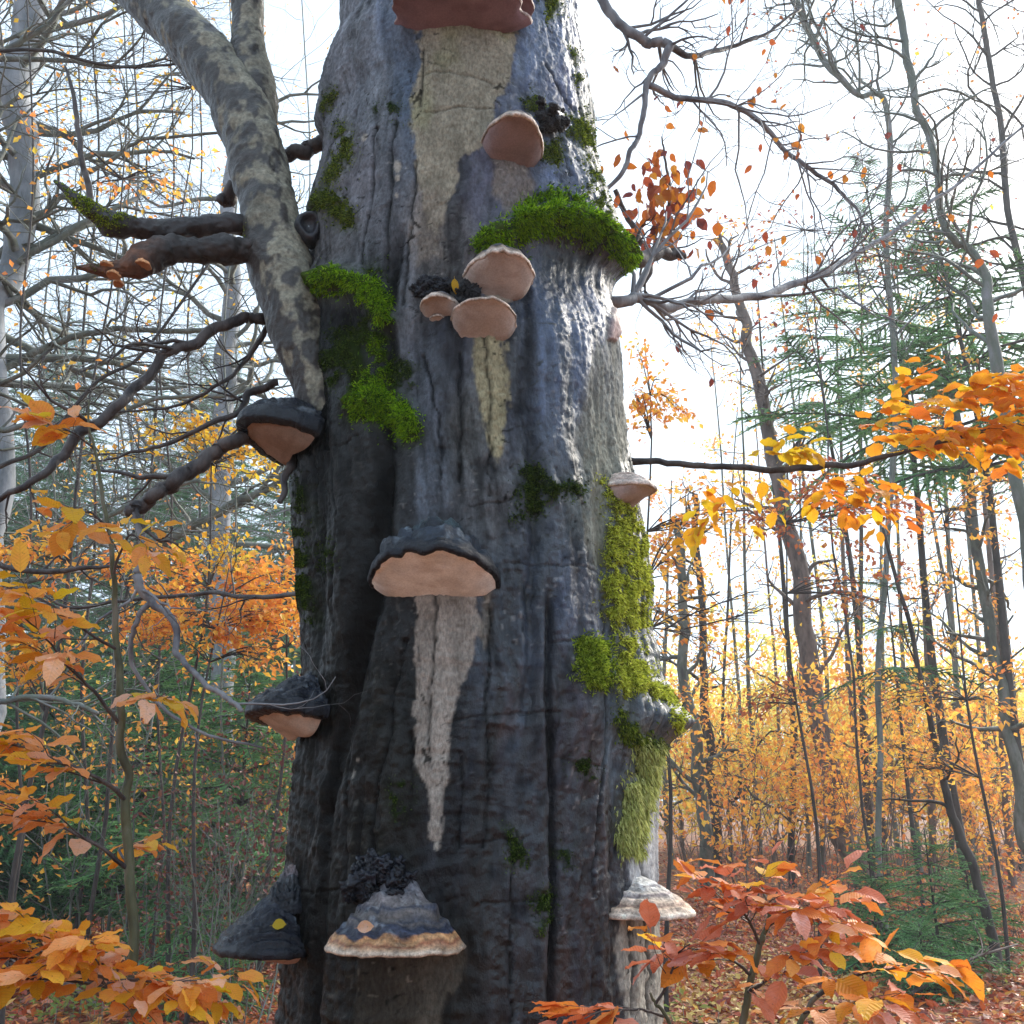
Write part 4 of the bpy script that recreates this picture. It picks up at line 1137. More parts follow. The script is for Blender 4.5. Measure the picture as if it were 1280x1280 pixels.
LEAF_SHAPES = [leaf_mesh(s, *c) for s, c in enumerate([(.14, .24, .03, .33), (.34, .34, .05, .30), (-.10, .15, .04, .34), (.42, .12, .06, .29), (.05, .60, .03, .34), (.22, .30, .05, .25)])]
def leaf_set(mat):
    return [mk_mesh('leaf', v, q, None, True) for v, q in LEAF_SHAPES], mat
M_LF_ORANGE = mat_leaf('orange_beech_leaf', [(.0, (.92, .56, .06)), (.25, (.92, .44, .07)), (.5, (.90, .34, .08)), (.8, (.92, .47, .22)), (1, (.90, .56, .40))], trans=.5, veins=True)
M_LF_BRIGHT = mat_leaf('bright_orange_leaf', [(.0, (.82, .50, .03)), (.3, (.80, .36, .03)), (.7, (.76, .27, .03)), (1, (.66, .17, .03))], trans=.5, veins=True)
M_LF_RED = mat_leaf('rust_red_leaf', [(.0, (.78, .32, .06)), (.25, (.70, .21, .05)), (.6, (.62, .16, .07)), (.9, (.70, .27, .18)), (1, (.74, .36, .30))], trans=.32, veins=True)
M_LF_BROWN = mat_leaf('brown_orange_leaf', [(.0, (.60, .26, .03)), (.35, (.50, .14, .02)), (.7, (.30, .06, .03)), (1, (.16, .04, .04))], trans=.5, veins=True)
M_LF_YELLOW = mat_leaf('yellow_leaf', [(.0, (.75, .55, .03)), (.6, (.72, .42, .02)), (1, (.65, .30, .02))], trans=.5, veins=True)
LS = {}
for key, m_ in (('orange', M_LF_ORANGE), ('bright', M_LF_BRIGHT), ('red', M_LF_RED), ('brown', M_LF_BROWN), ('yellow', M_LF_YELLOW)):
    ms = [mk_mesh('leaf', v, q, None, True) for v, q in LEAF_SHAPES]
    for q in ms: q.materials.append(m_)
    LS[key] = ms
def put_leaf(parent, p, d, nrm, size, key, rng, name='leaf', label=None, cat=None, group=None):
    d = np.asarray(d, float); d = d / np.linalg.norm(d)
    nrm = np.asarray(nrm, float)
    y = np.cross(nrm, d); y /= np.linalg.norm(y) + 1e-9
    z = np.cross(d, y)
    M = Matrix(((d[0], y[0], z[0]), (d[1], y[1], z[1]), (d[2], y[2], z[2])))
    me = LS[key][rng.integers(0, 6)]
    o = bpy.data.objects.new(name, me)
    COL.objects.link(o)
    o.rotation_euler = M.to_euler()
    o.scale = (size, size * rng.uniform(.85, 1.15), size)
    if parent is not None:
        o.parent = parent
        o.location = Vector(p) - parent_world(parent)
    else:
        o.location = Vector(p)
    return tag(o, label, cat, group)
def parent_world(o):
    v = Vector((0, 0, 0))
    while o is not None:
        v += o.location
        o = o.parent
    return v

def spray(root, path, rad, sz, key, seed, nside=7, side_len=.35, flat=np.array([0, 0, 1.0]), density=1.0, mat=None, keyfn=None, budget=None, step=.6):
    """a branch path in px with side twigs in one plane, leaves set alternately along them; each leaf its own object"""
    rng = np.random.default_rng(seed)
    mb, q, rr = px_tube(path, rad, 6, len(path) * 8, seed)
    n = len(q); cnt = 0
    lines = [q[n // 4:]]
    for i_ in range(nside):
        f = .25 + .7 * (i_ + rng.uniform(0, .6)) / nside
        k = int(f * (n - 1))
        t = q[min(k + 1, n - 1)] - q[k - 1]; t /= np.linalg.norm(t)
        sgn = 1 if i_ % 2 else -1
        s = np.cross(flat, t) * sgn; s /= np.linalg.norm(s)
        L = side_len * (1.1 - f * .75) * rng.uniform(.7, 1.2)
        dd = t * .8 + s * .75 + rng.normal(0, .08, 3)
        dd /= np.linalg.norm(dd)
        pts = [q[k]]
        for _ in range(7):
            dd = dd + rng.normal(0, .10, 3) + t * .06 - np.array([0, 0, .03]); dd /= np.linalg.norm(dd)
            pts.append(pts[-1] + dd * L / 7)
        pts = np.array(pts)
        mb.tube(pts, np.linspace(rr[k] * .5, rr[k] * .18, 8), 4)
        lines.append(pts)
    sites = []
    for ln in lines:
        seg = np.linalg.norm(np.diff(ln, axis=0), axis=1); cum = np.concatenate([[0], np.cumsum(seg)])
        m = max(2, int(cum[-1] / (sz * step) * density))
        for a in range(m):
            s_ = cum[-1] * (.15 + .85 * (a + .5) / m)
            k = min(np.searchsorted(cum, s_) - 1, len(ln) - 2); k = max(k, 0)
            p = ln[k] + (ln[k + 1] - ln[k]) * ((s_ - cum[k]) / (seg[k] + 1e-9))
            t = ln[k + 1] - ln[k]; t = t / (np.linalg.norm(t) + 1e-9)
            sites.append((p, t, 1 if a % 2 else -1))
        sites.append((ln[-1], t, 0))
    rng.shuffle(sites)
    for (p, t, sg) in sites[:budget]:
        s = np.cross(flat, t) * sg
        d = t * rng.uniform(.5, .9) + s * .8 + rng.normal(0, .22, 3) - np.array([0, 0, rng.uniform(0, .3)])
        nr = flat + rng.normal(0, .24, 3)
        kk = keyfn(p, rng) if keyfn else key
        dn = d / np.linalg.norm(d)
        z_ = sz * rng.uniform(.65, 1.15)
        put_leaf(root, p + dn * z_ * .14, d, nr, z_, kk, rng)
        cnt += 1
    child('twig', mb.mesh('twig'), mat or M_TWIG, root) if root is not beech else None
    return mb, cnt

# orange spray on the long thin branch (a part of the beech: sub-part leaves on the branch)
rngS = np.random.default_rng(77)
def spray_on(branch_obj, path, rad, **kw):
    mb, c = spray(branch_obj, path, rad, **kw)
    return c
def kf_bright(p, rng):
    return 'yellow' if (p[0] < .75 and rng.random() < .6) or rng.random() < .12 else 'bright'
# give the branch a located origin so that leaves can hang from it
spray(BR_SPRAY, [(1010, 586, 2.2), (1035, 572, 2.18), (1080, 545, 2.14), (1125, 528, 2.1), (1170, 508, 2.08), (1215, 490, 2.05), (1255, 478, 2.02)], [2.6, 2.2, 2, 2, 1.8, 1.4, 1], sz=.056, key='bright', seed=501, nside=16, side_len=.30, keyfn=kf_bright, step=.42)
spray(BR_SPRAY, [(1060, 582, 2.16), (1120, 566, 2.1), (1180, 548, 2.05), (1240, 528, 2.0), (1300, 510, 1.96)], [2, 2, 2, 1.6, 1], sz=.056, key='bright', seed=502, nside=14, side_len=.26, keyfn=kf_bright, step=.44)
spray(BR_SPRAY, [(975, 586, 2.22), (1010, 592, 2.25), (1050, 606, 2.3), (1080, 618, 2.35), (1105, 640, 2.4)], [2, 1.8, 1.6, 1.2, .8], sz=.052, key='bright', seed=503, nside=9, side_len=.22, keyfn=kf_bright, step=.5)
spray(BR_SPRAY, [(935, 585, 2.25), (960, 570, 2.2), (1000, 565, 2.2)], [1.5, 1.2, .8], sz=.055, key='yellow', seed=504, nside=6, side_len=.14, keyfn=lambda p, r: 'yellow', step=.5)
spray(BR_SPRAY, [(850, 580, 2.3), (880, 600, 2.45), (905, 625, 2.55), (880, 655, 2.6)], [1.6, 1.4, 1.2, .8], sz=.055, key='yellow', seed=505, nside=7, side_len=.28, keyfn=lambda p, r: 'yellow' if r.random() < .45 else 'bright', step=.7)
spray(BR_SPRAY, [(1180, 553, 2.05), (1230, 560, 2.1), (1290, 575, 2.15)], [1.5, 1.2, .8], sz=.060, key='bright', seed=506, nside=5, side_len=.2, keyfn=kf_bright, step=.7)

# hanging brown orange cluster behind the moss arch
hc = beech_branch([(800, 330, 3.0), (830, 290, 3.0), (838, 250, 3.0), (832, 205, 3.0), (826, 172, 3.0)], [3, 2.6, 2.2, 1.6, 1], 441, twigs=8, tl=.2, lab='shoot hung with dry brown orange leaves')
rng = np.random.default_rng(78)
for _ in range(190):
    a = rng.uniform(0, 1)
    u = rng.normal(826 + 8 * a, 26) ; v = rng.uniform(175, 318)
    w = 1 - abs((v - 262) / 75)
    if rng.random() > .35 + w: continue
    if u < 768: u = 770 + rng.uniform(0, 40)
    D_ = 3.0 + rng.normal(0, .12)
    p = P(u, v, D_)
    d = np.array([rng.normal(0, .5), rng.normal(0, .5), -1 + rng.normal(0, .35)])
    put_leaf(hc, p, d, [rng.normal(0, .6), -1, rng.normal(0, .4)], rng.uniform(.035, .062), 'brown', rng)
for _ in range(90):        # single leaves out on the bare twigs against the sky
    ts = BTIPS[[431, 434, 434, 435, 433][rng.integers(0, 5)]]
    p = ts[rng.integers(0, len(ts))][0]
    put_leaf(hc, p, [rng.normal(0, .6), rng.normal(0, .4), -1], [rng.normal(0, .8), -1, rng.normal(0, .6)], rng.uniform(.028, .048), 'brown', rng)

# ------------------------------------------------------------------ saplings in front
M_SAPBARK = mat_bark('sapling_bark', (.05, .05, .03), (.15, .13, .10), (.09, .09, .045), scale=30, rough=.6, bump=.002)
def sapling(name, lab, stem, srad, base_uvD, sprays, seed, grp=None):
    b = P(*base_uvD)
    root = empty(name, (b[0], b[1], 0), lab, 'sapling', grp)
    mb, q, rr = px_tube(stem, srad, 10, len(stem) * 10, seed, .06)
    # carry the stem on down to the ground
    mb.tube(np.array([[b[0], b[1], -.05], [(b[0] + q[0][0]) / 2 + .01, b[1], q[0][2] / 2], q[0] + np.array([0, 0, .01])]), [rr[0] * 1.5, rr[0] * 1.2, rr[0]], 10)
    child('stem', mb.mesh('stem'), M_SAPBARK, root)
    for k, s in enumerate(sprays):
        spray(root, seed=seed + 10 + k, **s)
    return root
SD = 1.75
def kf_left(p, rng):
    r = rng.random()
    return 'yellow' if r < .07 else ('bright' if r < .3 else 'orange')
sapling('beech_sapling', 'slim young beech with layered orange leaf sprays at the left front', [(176, 1300, SD), (168, 1230, SD), (166, 1150, SD), (162, 1060, SD), (157, 990, SD), (152, 920, SD), (149, 850, SD), (143, 770, SD), (140, 700, SD), (128, 620, SD), (118, 560, SD), (108, 500, SD)],
        [7, 6.5, 6.2, 6, 5.6, 5, 4.6, 3.8, 3, 2.2, 1.7, 1], (178, 1320, SD),
        [dict(path=[(172, 1262, SD), (145, 1235, 1.70), (95, 1210, 1.62), (40, 1180, 1.55), (-20, 1140, 1.5)], rad=[4.5, 4, 3, 2, 1], sz=.048, key='orange', nside=26, side_len=.34, keyfn=kf_left, step=.38),
         dict(path=[(95, 1214, 1.62), (140, 1224, 1.58), (190, 1226, 1.56), (252, 1226, 1.54)], rad=[2.4, 2, 1.5, .8], sz=.046, key='orange', nside=14, side_len=.18, keyfn=kf_left, step=.4),
         dict(path=[(160, 1088, SD), (128, 1060, 1.7), (80, 1035, 1.66), (30, 1015, 1.62), (-30, 1000, 1.6)], rad=[3, 2.6, 2, 1.6, 1], sz=.056, key='orange', nside=8, side_len=.24, keyfn=kf_left, step=.5),
         dict(path=[(160, 1078, SD), (150, 1062, 1.8), (172, 1055, 1.85), (185, 1060, 1.9)], rad=[2, 1.6, 1.2, .8], sz=.05, key='orange', nside=4, side_len=.1, keyfn=kf_left, step=.6),
         dict(path=[(158, 1000, SD), (130, 978, 1.68), (90, 958, 1.64), (40, 938, 1.6), (-30, 925, 1.58)], rad=[3, 2.6, 2.2, 1.6, 1], sz=.055, key='orange', nside=8, side_len=.24, keyfn=kf_left, step=.5),
         dict(path=[(150, 905, SD), (120, 868, 1.7), (90, 838, 1.66), (60, 800, 1.6), (30, 770, 1.56)], rad=[2.6, 2.2, 1.8, 1.4, 1], sz=.058, key='orange', nside=8, side_len=.26, keyfn=kf_left, step=.55),
         dict(path=[(149, 870, SD), (180, 868, 1.72), (215, 872, 1.7)], rad=[2, 1.5, .8], sz=.055, key='orange', nside=3, side_len=.12, keyfn=kf_left, step=.5),
         dict(path=[(146, 812, SD), (110, 790, 1.68), (60, 752, 1.62), (0, 730, 1.6)], rad=[2.2, 1.8, 1.4, .8], sz=.056, key='orange', nside=6, side_len=.26, keyfn=kf_left, step=.6),
         dict(path=[(141, 720, SD), (150, 690, 1.72), (165, 668, 1.7), (190, 690, 1.68)], rad=[2, 1.6, 1.2, .8], sz=.055, key='orange', nside=5, side_len=.14, keyfn=kf_left, step=.55),
         dict(path=[(136, 660, SD), (110, 640, 1.7), (85, 655, 1.68)], rad=[1.8, 1.3, .8], sz=.055, key='orange', nside=4, side_len=.12, keyfn=kf_left, step=.55),
         dict(path=[(118, 560, SD), (90, 540, 1.7), (60, 530, 1.68)], rad=[1.5, 1.2, .8], sz=.058, key='orange', nside=5, side_len=.12, keyfn=kf_left, step=.5)], 600)
RD = 1.6
def kf_red(p, rng):
    r = rng.random()
    return 'bright' if r < .10 else ('orange' if r < .2 else 'red')
sapling('beech_sapling', 'young beech with rust red leaves at the right front, beside the white layered bracket', [(925, 1320, RD), (932, 1250, RD), (948, 1190, RD), (958, 1160, RD), (960, 1130, RD), (950, 1105, RD)], [5, 4.5, 4, 3, 2, 1], (922, 1330, RD),
        [dict(path=[(950, 1180, RD), (935, 1150, 1.56), (925, 1130, 1.54), (930, 1108, 1.52)], rad=[2.4, 2, 1.4, .8], sz=.046, key='red', nside=14, side_len=.14, keyfn=kf_red, step=.5),
         dict(path=[(958, 1160, RD), (985, 1140, 1.56), (1005, 1140, 1.54), (1022, 1136, 1.52)], rad=[2.2, 1.8, 1.2, .8], sz=.048, key='red', nside=12, side_len=.13, keyfn=kf_red, step=.42),
         dict(path=[(940, 1220, RD), (915, 1200, 1.56), (890, 1190, 1.54), (860, 1185, 1.52)], rad=[2.2, 1.8, 1.2, .8], sz=.048, key='red', nside=6, side_len=.14, keyfn=kf_red, step=.6),
         dict(path=[(935, 1240, RD), (960, 1225, 1.52), (985, 1200, 1.48), (1000, 1190, 1.46)], rad=[2.2, 1.8, 1.2, .8], sz=.048, key='red', nside=6, side_len=.12, keyfn=kf_red, step=.6)], 640)
sapling('beech_sapling', 'low beech shoot with orange yellow leaves reaching right across the litter', [(990, 1330, 1.7), (1000, 1280, 1.7), (1020, 1245, 1.7), (1050, 1225, 1.7)], [4, 3.5, 3, 2], (988, 1340, 1.7),
        [dict(path=[(1020, 1245, 1.7), (1060, 1222, 1.64), (1110, 1210, 1.6), (1165, 1212, 1.56)], rad=[2.4, 2, 1.4, .8], sz=.058, key='bright', nside=6, side_len=.14, keyfn=lambda p, r: 'bright' if r.random() < .55 else ('orange' if r.random() < .6 else 'red'), step=.55),
         dict(path=[(1005, 1265, 1.7), (1040, 1262, 1.6), (1080, 1250, 1.56), (1100, 1255, 1.54)], rad=[2, 1.6, 1.2, .8], sz=.056, key='orange', nside=6, side_len=.14, keyfn=lambda p, r: 'orange' if r.random() < .5 else ('bright' if r.random() < .5 else 'red'), step=.6)], 660)
sapling('beech_sapling', 'low rust red beech shoot at the foot of the trunk, bottom edge', [(850, 1340, 1.55), (840, 1290, 1.55), (825, 1262, 1.55), (812, 1240, 1.55)], [4, 3, 2.4, 1.6], (850, 1350, 1.55),
        [dict(path=[(830, 1270, 1.55), (800, 1262, 1.52), (765, 1262, 1.5), (730, 1272, 1.48)], rad=[2, 1.6, 1.2, .8], sz=.056, key='red', nside=7, side_len=.12, step=.55),
         dict(path=[(820, 1255, 1.55), (838, 1220, 1.52), (845, 1195, 1.5), (862, 1180, 1.48)], rad=[2, 1.6, 1.2, .8], sz=.055, key='red', nside=5, side_len=.12, step=.6)], 680)

# scraps caught on the brackets
rng = np.random.default_rng(5)
p, _ = hit(352, 1160); 
def scrap(u, v, D_, size, key, lab, d=(1, 0, .1), nr=(0, -.8, .5)):
    put_leaf(None, P(u, v, D_), d, nr, size, key, rng, 'fallen_leaf', lab, 'leaf')
scrap(340, 1157, F9.location.y - .085, .028, 'yellow', 'small pale yellow leaf lying on the low left black bracket')
scrap(446, 1160, F10.location.y - .115, .030, 'orange', 'curled tan leaf scrap on the left slope of the zoned hoof bracket', nr=(0, -1, .3))
scrap(568, 348, float(hit(568, 348)[0][1]) - .03, .034, 'bright', 'bright orange leaf stuck left of the double lobed bracket', d=(.1, 0, -1), nr=(0, -1, 0))
# ------------------------------------------------------------------ forest floor
def gz(x, y):
    return .10 * fbm(np.asarray(x) * .15, np.asarray(y) * .15, 0, 3, 700) - .05 + .035 * fbm(np.asarray(x) * 1.1, np.asarray(y) * 1.1, 1, 3, 701)
gx = np.concatenate([np.linspace(-400, -26, 12)[:-1], np.linspace(-26, 26, 150), np.linspace(26, 400, 12)[1:]])
gy = np.concatenate([np.linspace(-60, 0, 6)[:-1], np.linspace(0, 45, 150), np.linspace(45, 900, 18)[1:]])
GX, GY = np.meshgrid(gx, gy)
GZ = gz(GX, GY)
i = np.arange(len(gy) - 1)[:, None] * len(gx); j = np.arange(len(gx) - 1)[None, :]
m, n, out = new_mat('leaf_litter_soil')
b = N(n, 'BsdfPrincipled', Roughness=.85)
b.inputs['Specular IOR Level'].default_value = .2
tc = N(n, 'TexCoord')
vo = N(n, 'TexVoronoi', Scale=16.0)
n.links.new(tc.outputs['Object'], vo.inputs['Vector'])
sp = N(n, 'SeparateColor')
n.links.new(vo.outputs['Color'], sp.inputs[0])
r = ramp(n, [(0, (.035, .018, .012)), (.35, (.11, .035, .018)), (.6, (.20, .065, .025)), (.85, (.30, .13, .06)), (1, (.38, .24, .08))])
n.links.new(sp.outputs[0], r.inputs['Fac'])
n.links.new(r.outputs['Color'], b.inputs['Base Color'])
bp = N(n, 'Bump', Strength=1.0, Distance=.03)
n.links.new(vo.outputs['Distance'], bp.inputs['Height'])
n.links.new(bp.outputs['Normal'], b.inputs['Normal'])
n.links.new(b.outputs[0], out.inputs['Surface'])
ground = link('ground', mk_mesh('ground', np.stack([GX, GY, GZ], -1).reshape(-1, 3), np.stack([i + j, i + j + 1, i + len(gx) + j + 1, i + len(gx) + j], -1).reshape(-1, 4)), m, None, 'structure')

def scatter_xy(n, rng, d0, d1, lo=-34, hi=34, pw=1.0):
    a = np.radians(rng.uniform(lo, hi, n))
    d = d0 + (d1 - d0) * rng.uniform(0, 1, n) ** pw
    return np.sin(a) * d, np.cos(a) * d
M_LITTER = mat_leaf('fallen_leaf_litter', [(0, (.64, .40, .09)), (.12, (.62, .22, .05)), (.3, (.54, .12, .035)), (.55, (.38, .065, .03)), (.8, (.18, .042, .03)), (1, (.52, .25, .17))], trans=.15, rough=.45, island=True, gloss=.45)
rng = np.random.default_rng(71)
mb = MB()
for (cnt, d0, d1, pw, s0, s1) in [(9000, 1.0, 7, .6, .05, .085), (34000, 6.3, 16, .75, .05, .095), (12000, 16, 34, .8, .07, .11)]:
    x, y = scatter_xy(cnt, rng, d0, d1, pw=pw)
    z = gz(x, y) + rng.uniform(.002, .035, cnt)
    d = np.stack([rng.normal(0, 1, cnt), rng.normal(0, 1, cnt), rng.normal(0, .35, cnt)], -1)
    nr = np.stack([rng.normal(0, .45, cnt), rng.normal(0, .45, cnt), np.ones(cnt)], -1)
    V_, T_ = leaf_cloud(np.stack([x, y, z], -1), d, nr, rng.uniform(s0, s1, cnt), .6, .14)
    mb.add(V_, None, T_)
link('leaf_litter', mb.mesh('leaf_litter', False), M_LITTER, None, 'stuff', 'rust brown carpet of fallen beech leaves on the forest floor', 'leaf litter')
# yellower leaves under the saplings at right
mb = MB()
cnt = 2600
x, y = scatter_xy(cnt, rng, 7.0, 11.5, 9, 20)
V_, T_ = leaf_cloud(np.stack([x, y, gz(x, y) + rng.uniform(.02, .045, cnt)], -1), np.stack([rng.normal(0, 1, cnt), rng.normal(0, 1, cnt), rng.normal(0, .3, cnt)], -1), np.stack([rng.normal(0, .4, cnt), rng.normal(0, .4, cnt), np.ones(cnt)], -1), rng.uniform(.05, .08, cnt), .62, .12)
mb.add(V_, None, T_)
M_YLIT = mat_leaf('yellow_fallen_leaves', [(0, (.62, .45, .12)), (.5, (.50, .30, .10)), (1, (.42, .16, .08))], trans=.15, island=True)
link('leaf_litter', mb.mesh('leaf_litter', False), M_YLIT, None, 'stuff', 'patch of yellower fallen leaves behind the rust red sapling', 'leaf litter')
for _ in range(240):      # the nearest fallen leaves one can pick apart
    a = math.radians(rng.uniform(-31, 31)); d_ = rng.uniform(7.0, 10.5)
    x, y = math.sin(a) * d_, math.cos(a) * d_
    put_leaf(ground, (x, y, float(gz(x, y)) + .045), [rng.normal(), rng.normal(), rng.normal(0, .25)], [rng.normal(0, .35), rng.normal(0, .35), 1], rng.uniform(.075, .11), ['red', 'orange', 'brown', 'yellow'][rng.choice(4, p=[.45, .25, .22, .08])], rng)

# ------------------------------------------------------------------ trees of the wood
M_TR = {'pale': mat_bark('pale_smooth_bark', (.13, .15, .17), (.30, .32, .35), scale=5, rough=.8),
        'grey': mat_bark('grey_beech_bark', (.09, .10, .105), (.22, .22, .23), (.13, .15, .12), scale=8),
        'brown': mat_bark('brown_bark', (.07, .05, .045), (.20, .15, .13), scale=8),
        'dark': mat_bark('dark_bark', (.025, .022, .022), (.07, .06, .055), scale=8),
        'green': mat_bark('green_grey_bark', (.06, .06, .055), (.19, .19, .17), (.11, .12, .095), scale=8)}
M_FO = {'orange': mat_leaf('orange_foliage', [(0, (.92, .64, .10)), (.3, (.92, .50, .08)), (.7, (.84, .34, .07)), (1, (.68, .22, .07))], trans=.55, island=True),
        'yellow': mat_leaf('yellow_foliage', [(0, (.78, .62, .06)), (.5, (.74, .46, .04)), (1, (.66, .30, .03))], trans=.5, island=True),
        'gold': mat_leaf('golden_foliage', [(0, (.90, .86, .22)), (.4, (.92, .76, .18)), (.8, (.90, .56, .12)), (1, (.62, .68, .18))], trans=.55, island=True),
        'red': mat_leaf('red_foliage', [(0, (.62, .28, .08)), (.5, (.55, .17, .07)), (1, (.25, .05, .05))], trans=.45, island=True),
        'green': mat_leaf('pale_green_foliage', [(0, (.22, .30, .05)), (.5, (.14, .22, .06)), (1, (.30, .30, .06))], trans=.45, island=True),
        'maroon': mat_leaf('maroon_foliage', [(0, (.16, .05, .04)), (.5, (.10, .03, .03)), (1, (.24, .10, .07))], trans=.3, island=True)}
def leaves_at(tips, per, size, rng, jit=.08, flat=.6):
    p = np.array([t[0] for t in tips]); d = np.array([t[1] for t in tips])
    sub_ = rng.choice(len(p), max(1, int(len(p) * .38)), replace=False)
    idx = sub_[rng.integers(0, len(sub_), per)]
    pos = p[idx] + rng.normal(0, jit, (per, 3))
    dd = d[idx] + rng.normal(0, .7, (per, 3)) - np.array([0, 0, .25])
    nr = np.stack([rng.normal(0, flat, per), rng.normal(0, flat, per), np.ones(per)], -1)
    return leaf_cloud(pos, dd, nr, size * rng.uniform(.7, 1.3, per), .62, .12)
ORD = ['first', 'second', 'third', 'fourth', 'fifth', 'sixth', 'seventh', 'eighth', 'ninth', 'tenth', 'eleventh', 'twelfth', 'thirteenth', 'fourteenth', 'fifteenth', 'sixteenth', 'seventeenth', 'eighteenth', 'nineteenth', 'twentieth']
def nth(k):
    if k < 20: return ORD[k]
    return ('twenty ' if k < 29 else 'thirty ') + ORD[(k - 20) % 10] if k not in (29,) else 'thirtieth'
def bg_tree(lab, path, rad, bark='grey', nb=14, bl=1.5, lev=2, f0=.25, leaves=0, lsize=.07, fol='orange', seed=0, group=None, el=(.1, .9), name='young_tree', kids=(2, 4), cat='tree', k=9, leaf_f=(.0, 1.0), base_px=None, up=.12, bk=None):
    """path: px (u, v, distance) from the foot up"""
    rng = np.random.default_rng(seed)
    pr = np.array([list(P(a, b, d)) + [r * mpp(b, d)] for (a, b, d), r in zip(path, rad)])
    n = len(path) * 6
    q = smooth(pr, n)
    q[:, :3] += np.stack([fbm(np.linspace(0, len(path) * 1.2, n), c * 9, seed, 3, seed + c) for c in range(3)], -1) * q[:, 3].mean() * .9
    foot = q[0, :3].copy()
    g0 = float(gz(foot[0], foot[1]))
    root = empty(name, (foot[0], foot[1], g0), lab, cat, group)
    t0 = (q[1, :3] - q[0, :3])
    mb = MB()
    if foot[2] > g0 + .05:
        pts = np.array([[foot[0] - t0[0] * .3, foot[1], g0 - .15], foot * .5 + np.array([foot[0], foot[1], g0]) * .5, foot])
        q = np.vstack([np.hstack([pts[:2], [[q[0, 3] * 1.35], [q[0, 3] * 1.1]]]), q])
    else:
        q = np.vstack([[foot[0], foot[1], g0 - .2, q[0, 3] * 1.25], q[q[:, 2] > g0 - .05]])
    mb.tube(q[:, :3], q[:, 3], k, .10, seed)
    child('trunk', mb.mesh('trunk'), M_TR[bark], root)
    tips = []
    m = len(q)
    big = nb if nb <= 40 else 40
    tw = MB()
    for b_ in range(nb):
        f = f0 + (1 - f0) * (b_ + rng.uniform(0, 1)) / nb
        kq = min(int(f * (m - 1)), m - 2)
        a = rng.uniform(0, 2 * np.pi); e = rng.uniform(*el)
        d = np.array([math.cos(a) * math.cos(e), math.sin(a) * math.cos(e), math.sin(e)])
        L = bl * (1.15 - .6 * f) * rng.uniform(.6, 1.3)
        twig_rec(tw, q[kq, :3], d, L, min(q[kq, 3] * .5, .05), lev, rng, tips, up, kids, 4)
    if tw.V:
        child('twig', tw.mesh('twig'), M_TR[bk or bark], root, 'stuff')
    if leaves and tips:
        sel = tips[int(len(tips) * leaf_f[0]):int(len(tips) * leaf_f[1])]
        V_, T_ = leaves_at(sel, leaves, lsize, rng)
        g = MB(); g.add(V_, None, T_)
        child('foliage', g.mesh('foliage', False), M_FO[fol], root, 'stuff')
    return root
TH_ = 'slender trees of the thicket right of the big beech'
# right side, hand placed, foot first
bg_tree('leaning reddish brown trunk, thickest of the thicket right of the big beech', [(1072, 1098, 17), (1055, 1030, 17), (1040, 980, 17), (1012, 810, 17), (988, 660, 17), (962, 545, 17), (938, 450, 17), (920, 385, 17), (900, 300, 17)], [14, 13.5, 13, 11.5, 10, 8.5, 7.5, 6, 5], 'brown', 26, 1.6, 2, .35, 500, .09, 'orange', 801)
bg_tree('grey green trunk at the right edge of the view, behind the sapling leaves', [(1300, 1110, 13), (1278, 1000, 13), (1255, 880, 13), (1235, 760, 13), (1216, 650, 13), (1200, 540, 13), (1185, 440, 13)], [8.5, 8, 7.5, 7, 6, 5, 4], 'green', 22, 1.2, 2, .3, 600, .08, 'orange', 802)
bg_tree('dark bent sapling trunk curving left, right of the small spruces', [(1245, 1178, 9.4), (1222, 1105, 9.4), (1202, 1045, 9.4), (1184, 1000, 9.4), (1170, 930, 9.4), (1155, 850, 9.4), (1132, 760, 9.4), (1105, 660, 9.4)], [6.5, 5.5, 5.5, 5, 4, 3.2, 2.8, 2], 'dark', 9, .7, 2, .4, 120, .06, 'orange', 803)
bg_tree('dark straight young trunk just right of the mossy knob', [(888, 1090, 17), (880, 1020, 17), (868, 940, 17), (856, 830, 17), (850, 740, 17), (842, 650, 17)], [9, 8, 7.5, 6.5, 6, 5], 'green', 16, 1.3, 2, .25, 500, .09, 'orange', 804)
bg_tree('thin trunk second right of the mossy knob, twisting slightly', [(900, 1090, 19), (893, 1010, 19), (885, 930, 19), (880, 820, 19), (874, 700, 19), (868, 620, 19)], [6.5, 6, 5.5, 5, 4.5, 4], 'dark', 14, 1.3, 2, .25, 500, .09, 'orange', 805)
bg_tree('tall dark trunk rising through the whole upper right corner', [(1330, 900, 7), (1300, 760, 7), (1280, 640, 7), (1266, 560, 7), (1254, 480, 7), (1240, 410, 7), (1230, 350, 7), (1212, 312, 7), (1184, 288, 7), (1174, 240, 7), (1160, 180, 7), (1146, 130, 7), (1134, 70, 7), (1126, 0, 7), (1122, -60, 7)], [8, 8, 8, 8, 8, 7, 6, 5, 4.5, 4.5, 4.5, 4.5, 4.5, 4.5, 4], 'grey', 26, 1.3, 2, .35, 60, .05, 'orange', 806)
bg_tree('curving bare grey young tree top against the sky, upper right', [(1100, 1090, 12), (1098, 900, 12), (1110, 700, 12), (1120, 500, 12), (1110, 300, 12), (1108, 130, 12), (1076, 120, 12), (1042, 92, 12), (1024, 66, 12), (1008, 32, 12), (990, -10, 12)], [4, 3.5, 3.5, 3.5, 3.5, 3.5, 3.5, 4, 4, 4, 4], 'grey', 40, 1.8, 2, .35, 160, .07, 'red', 807)
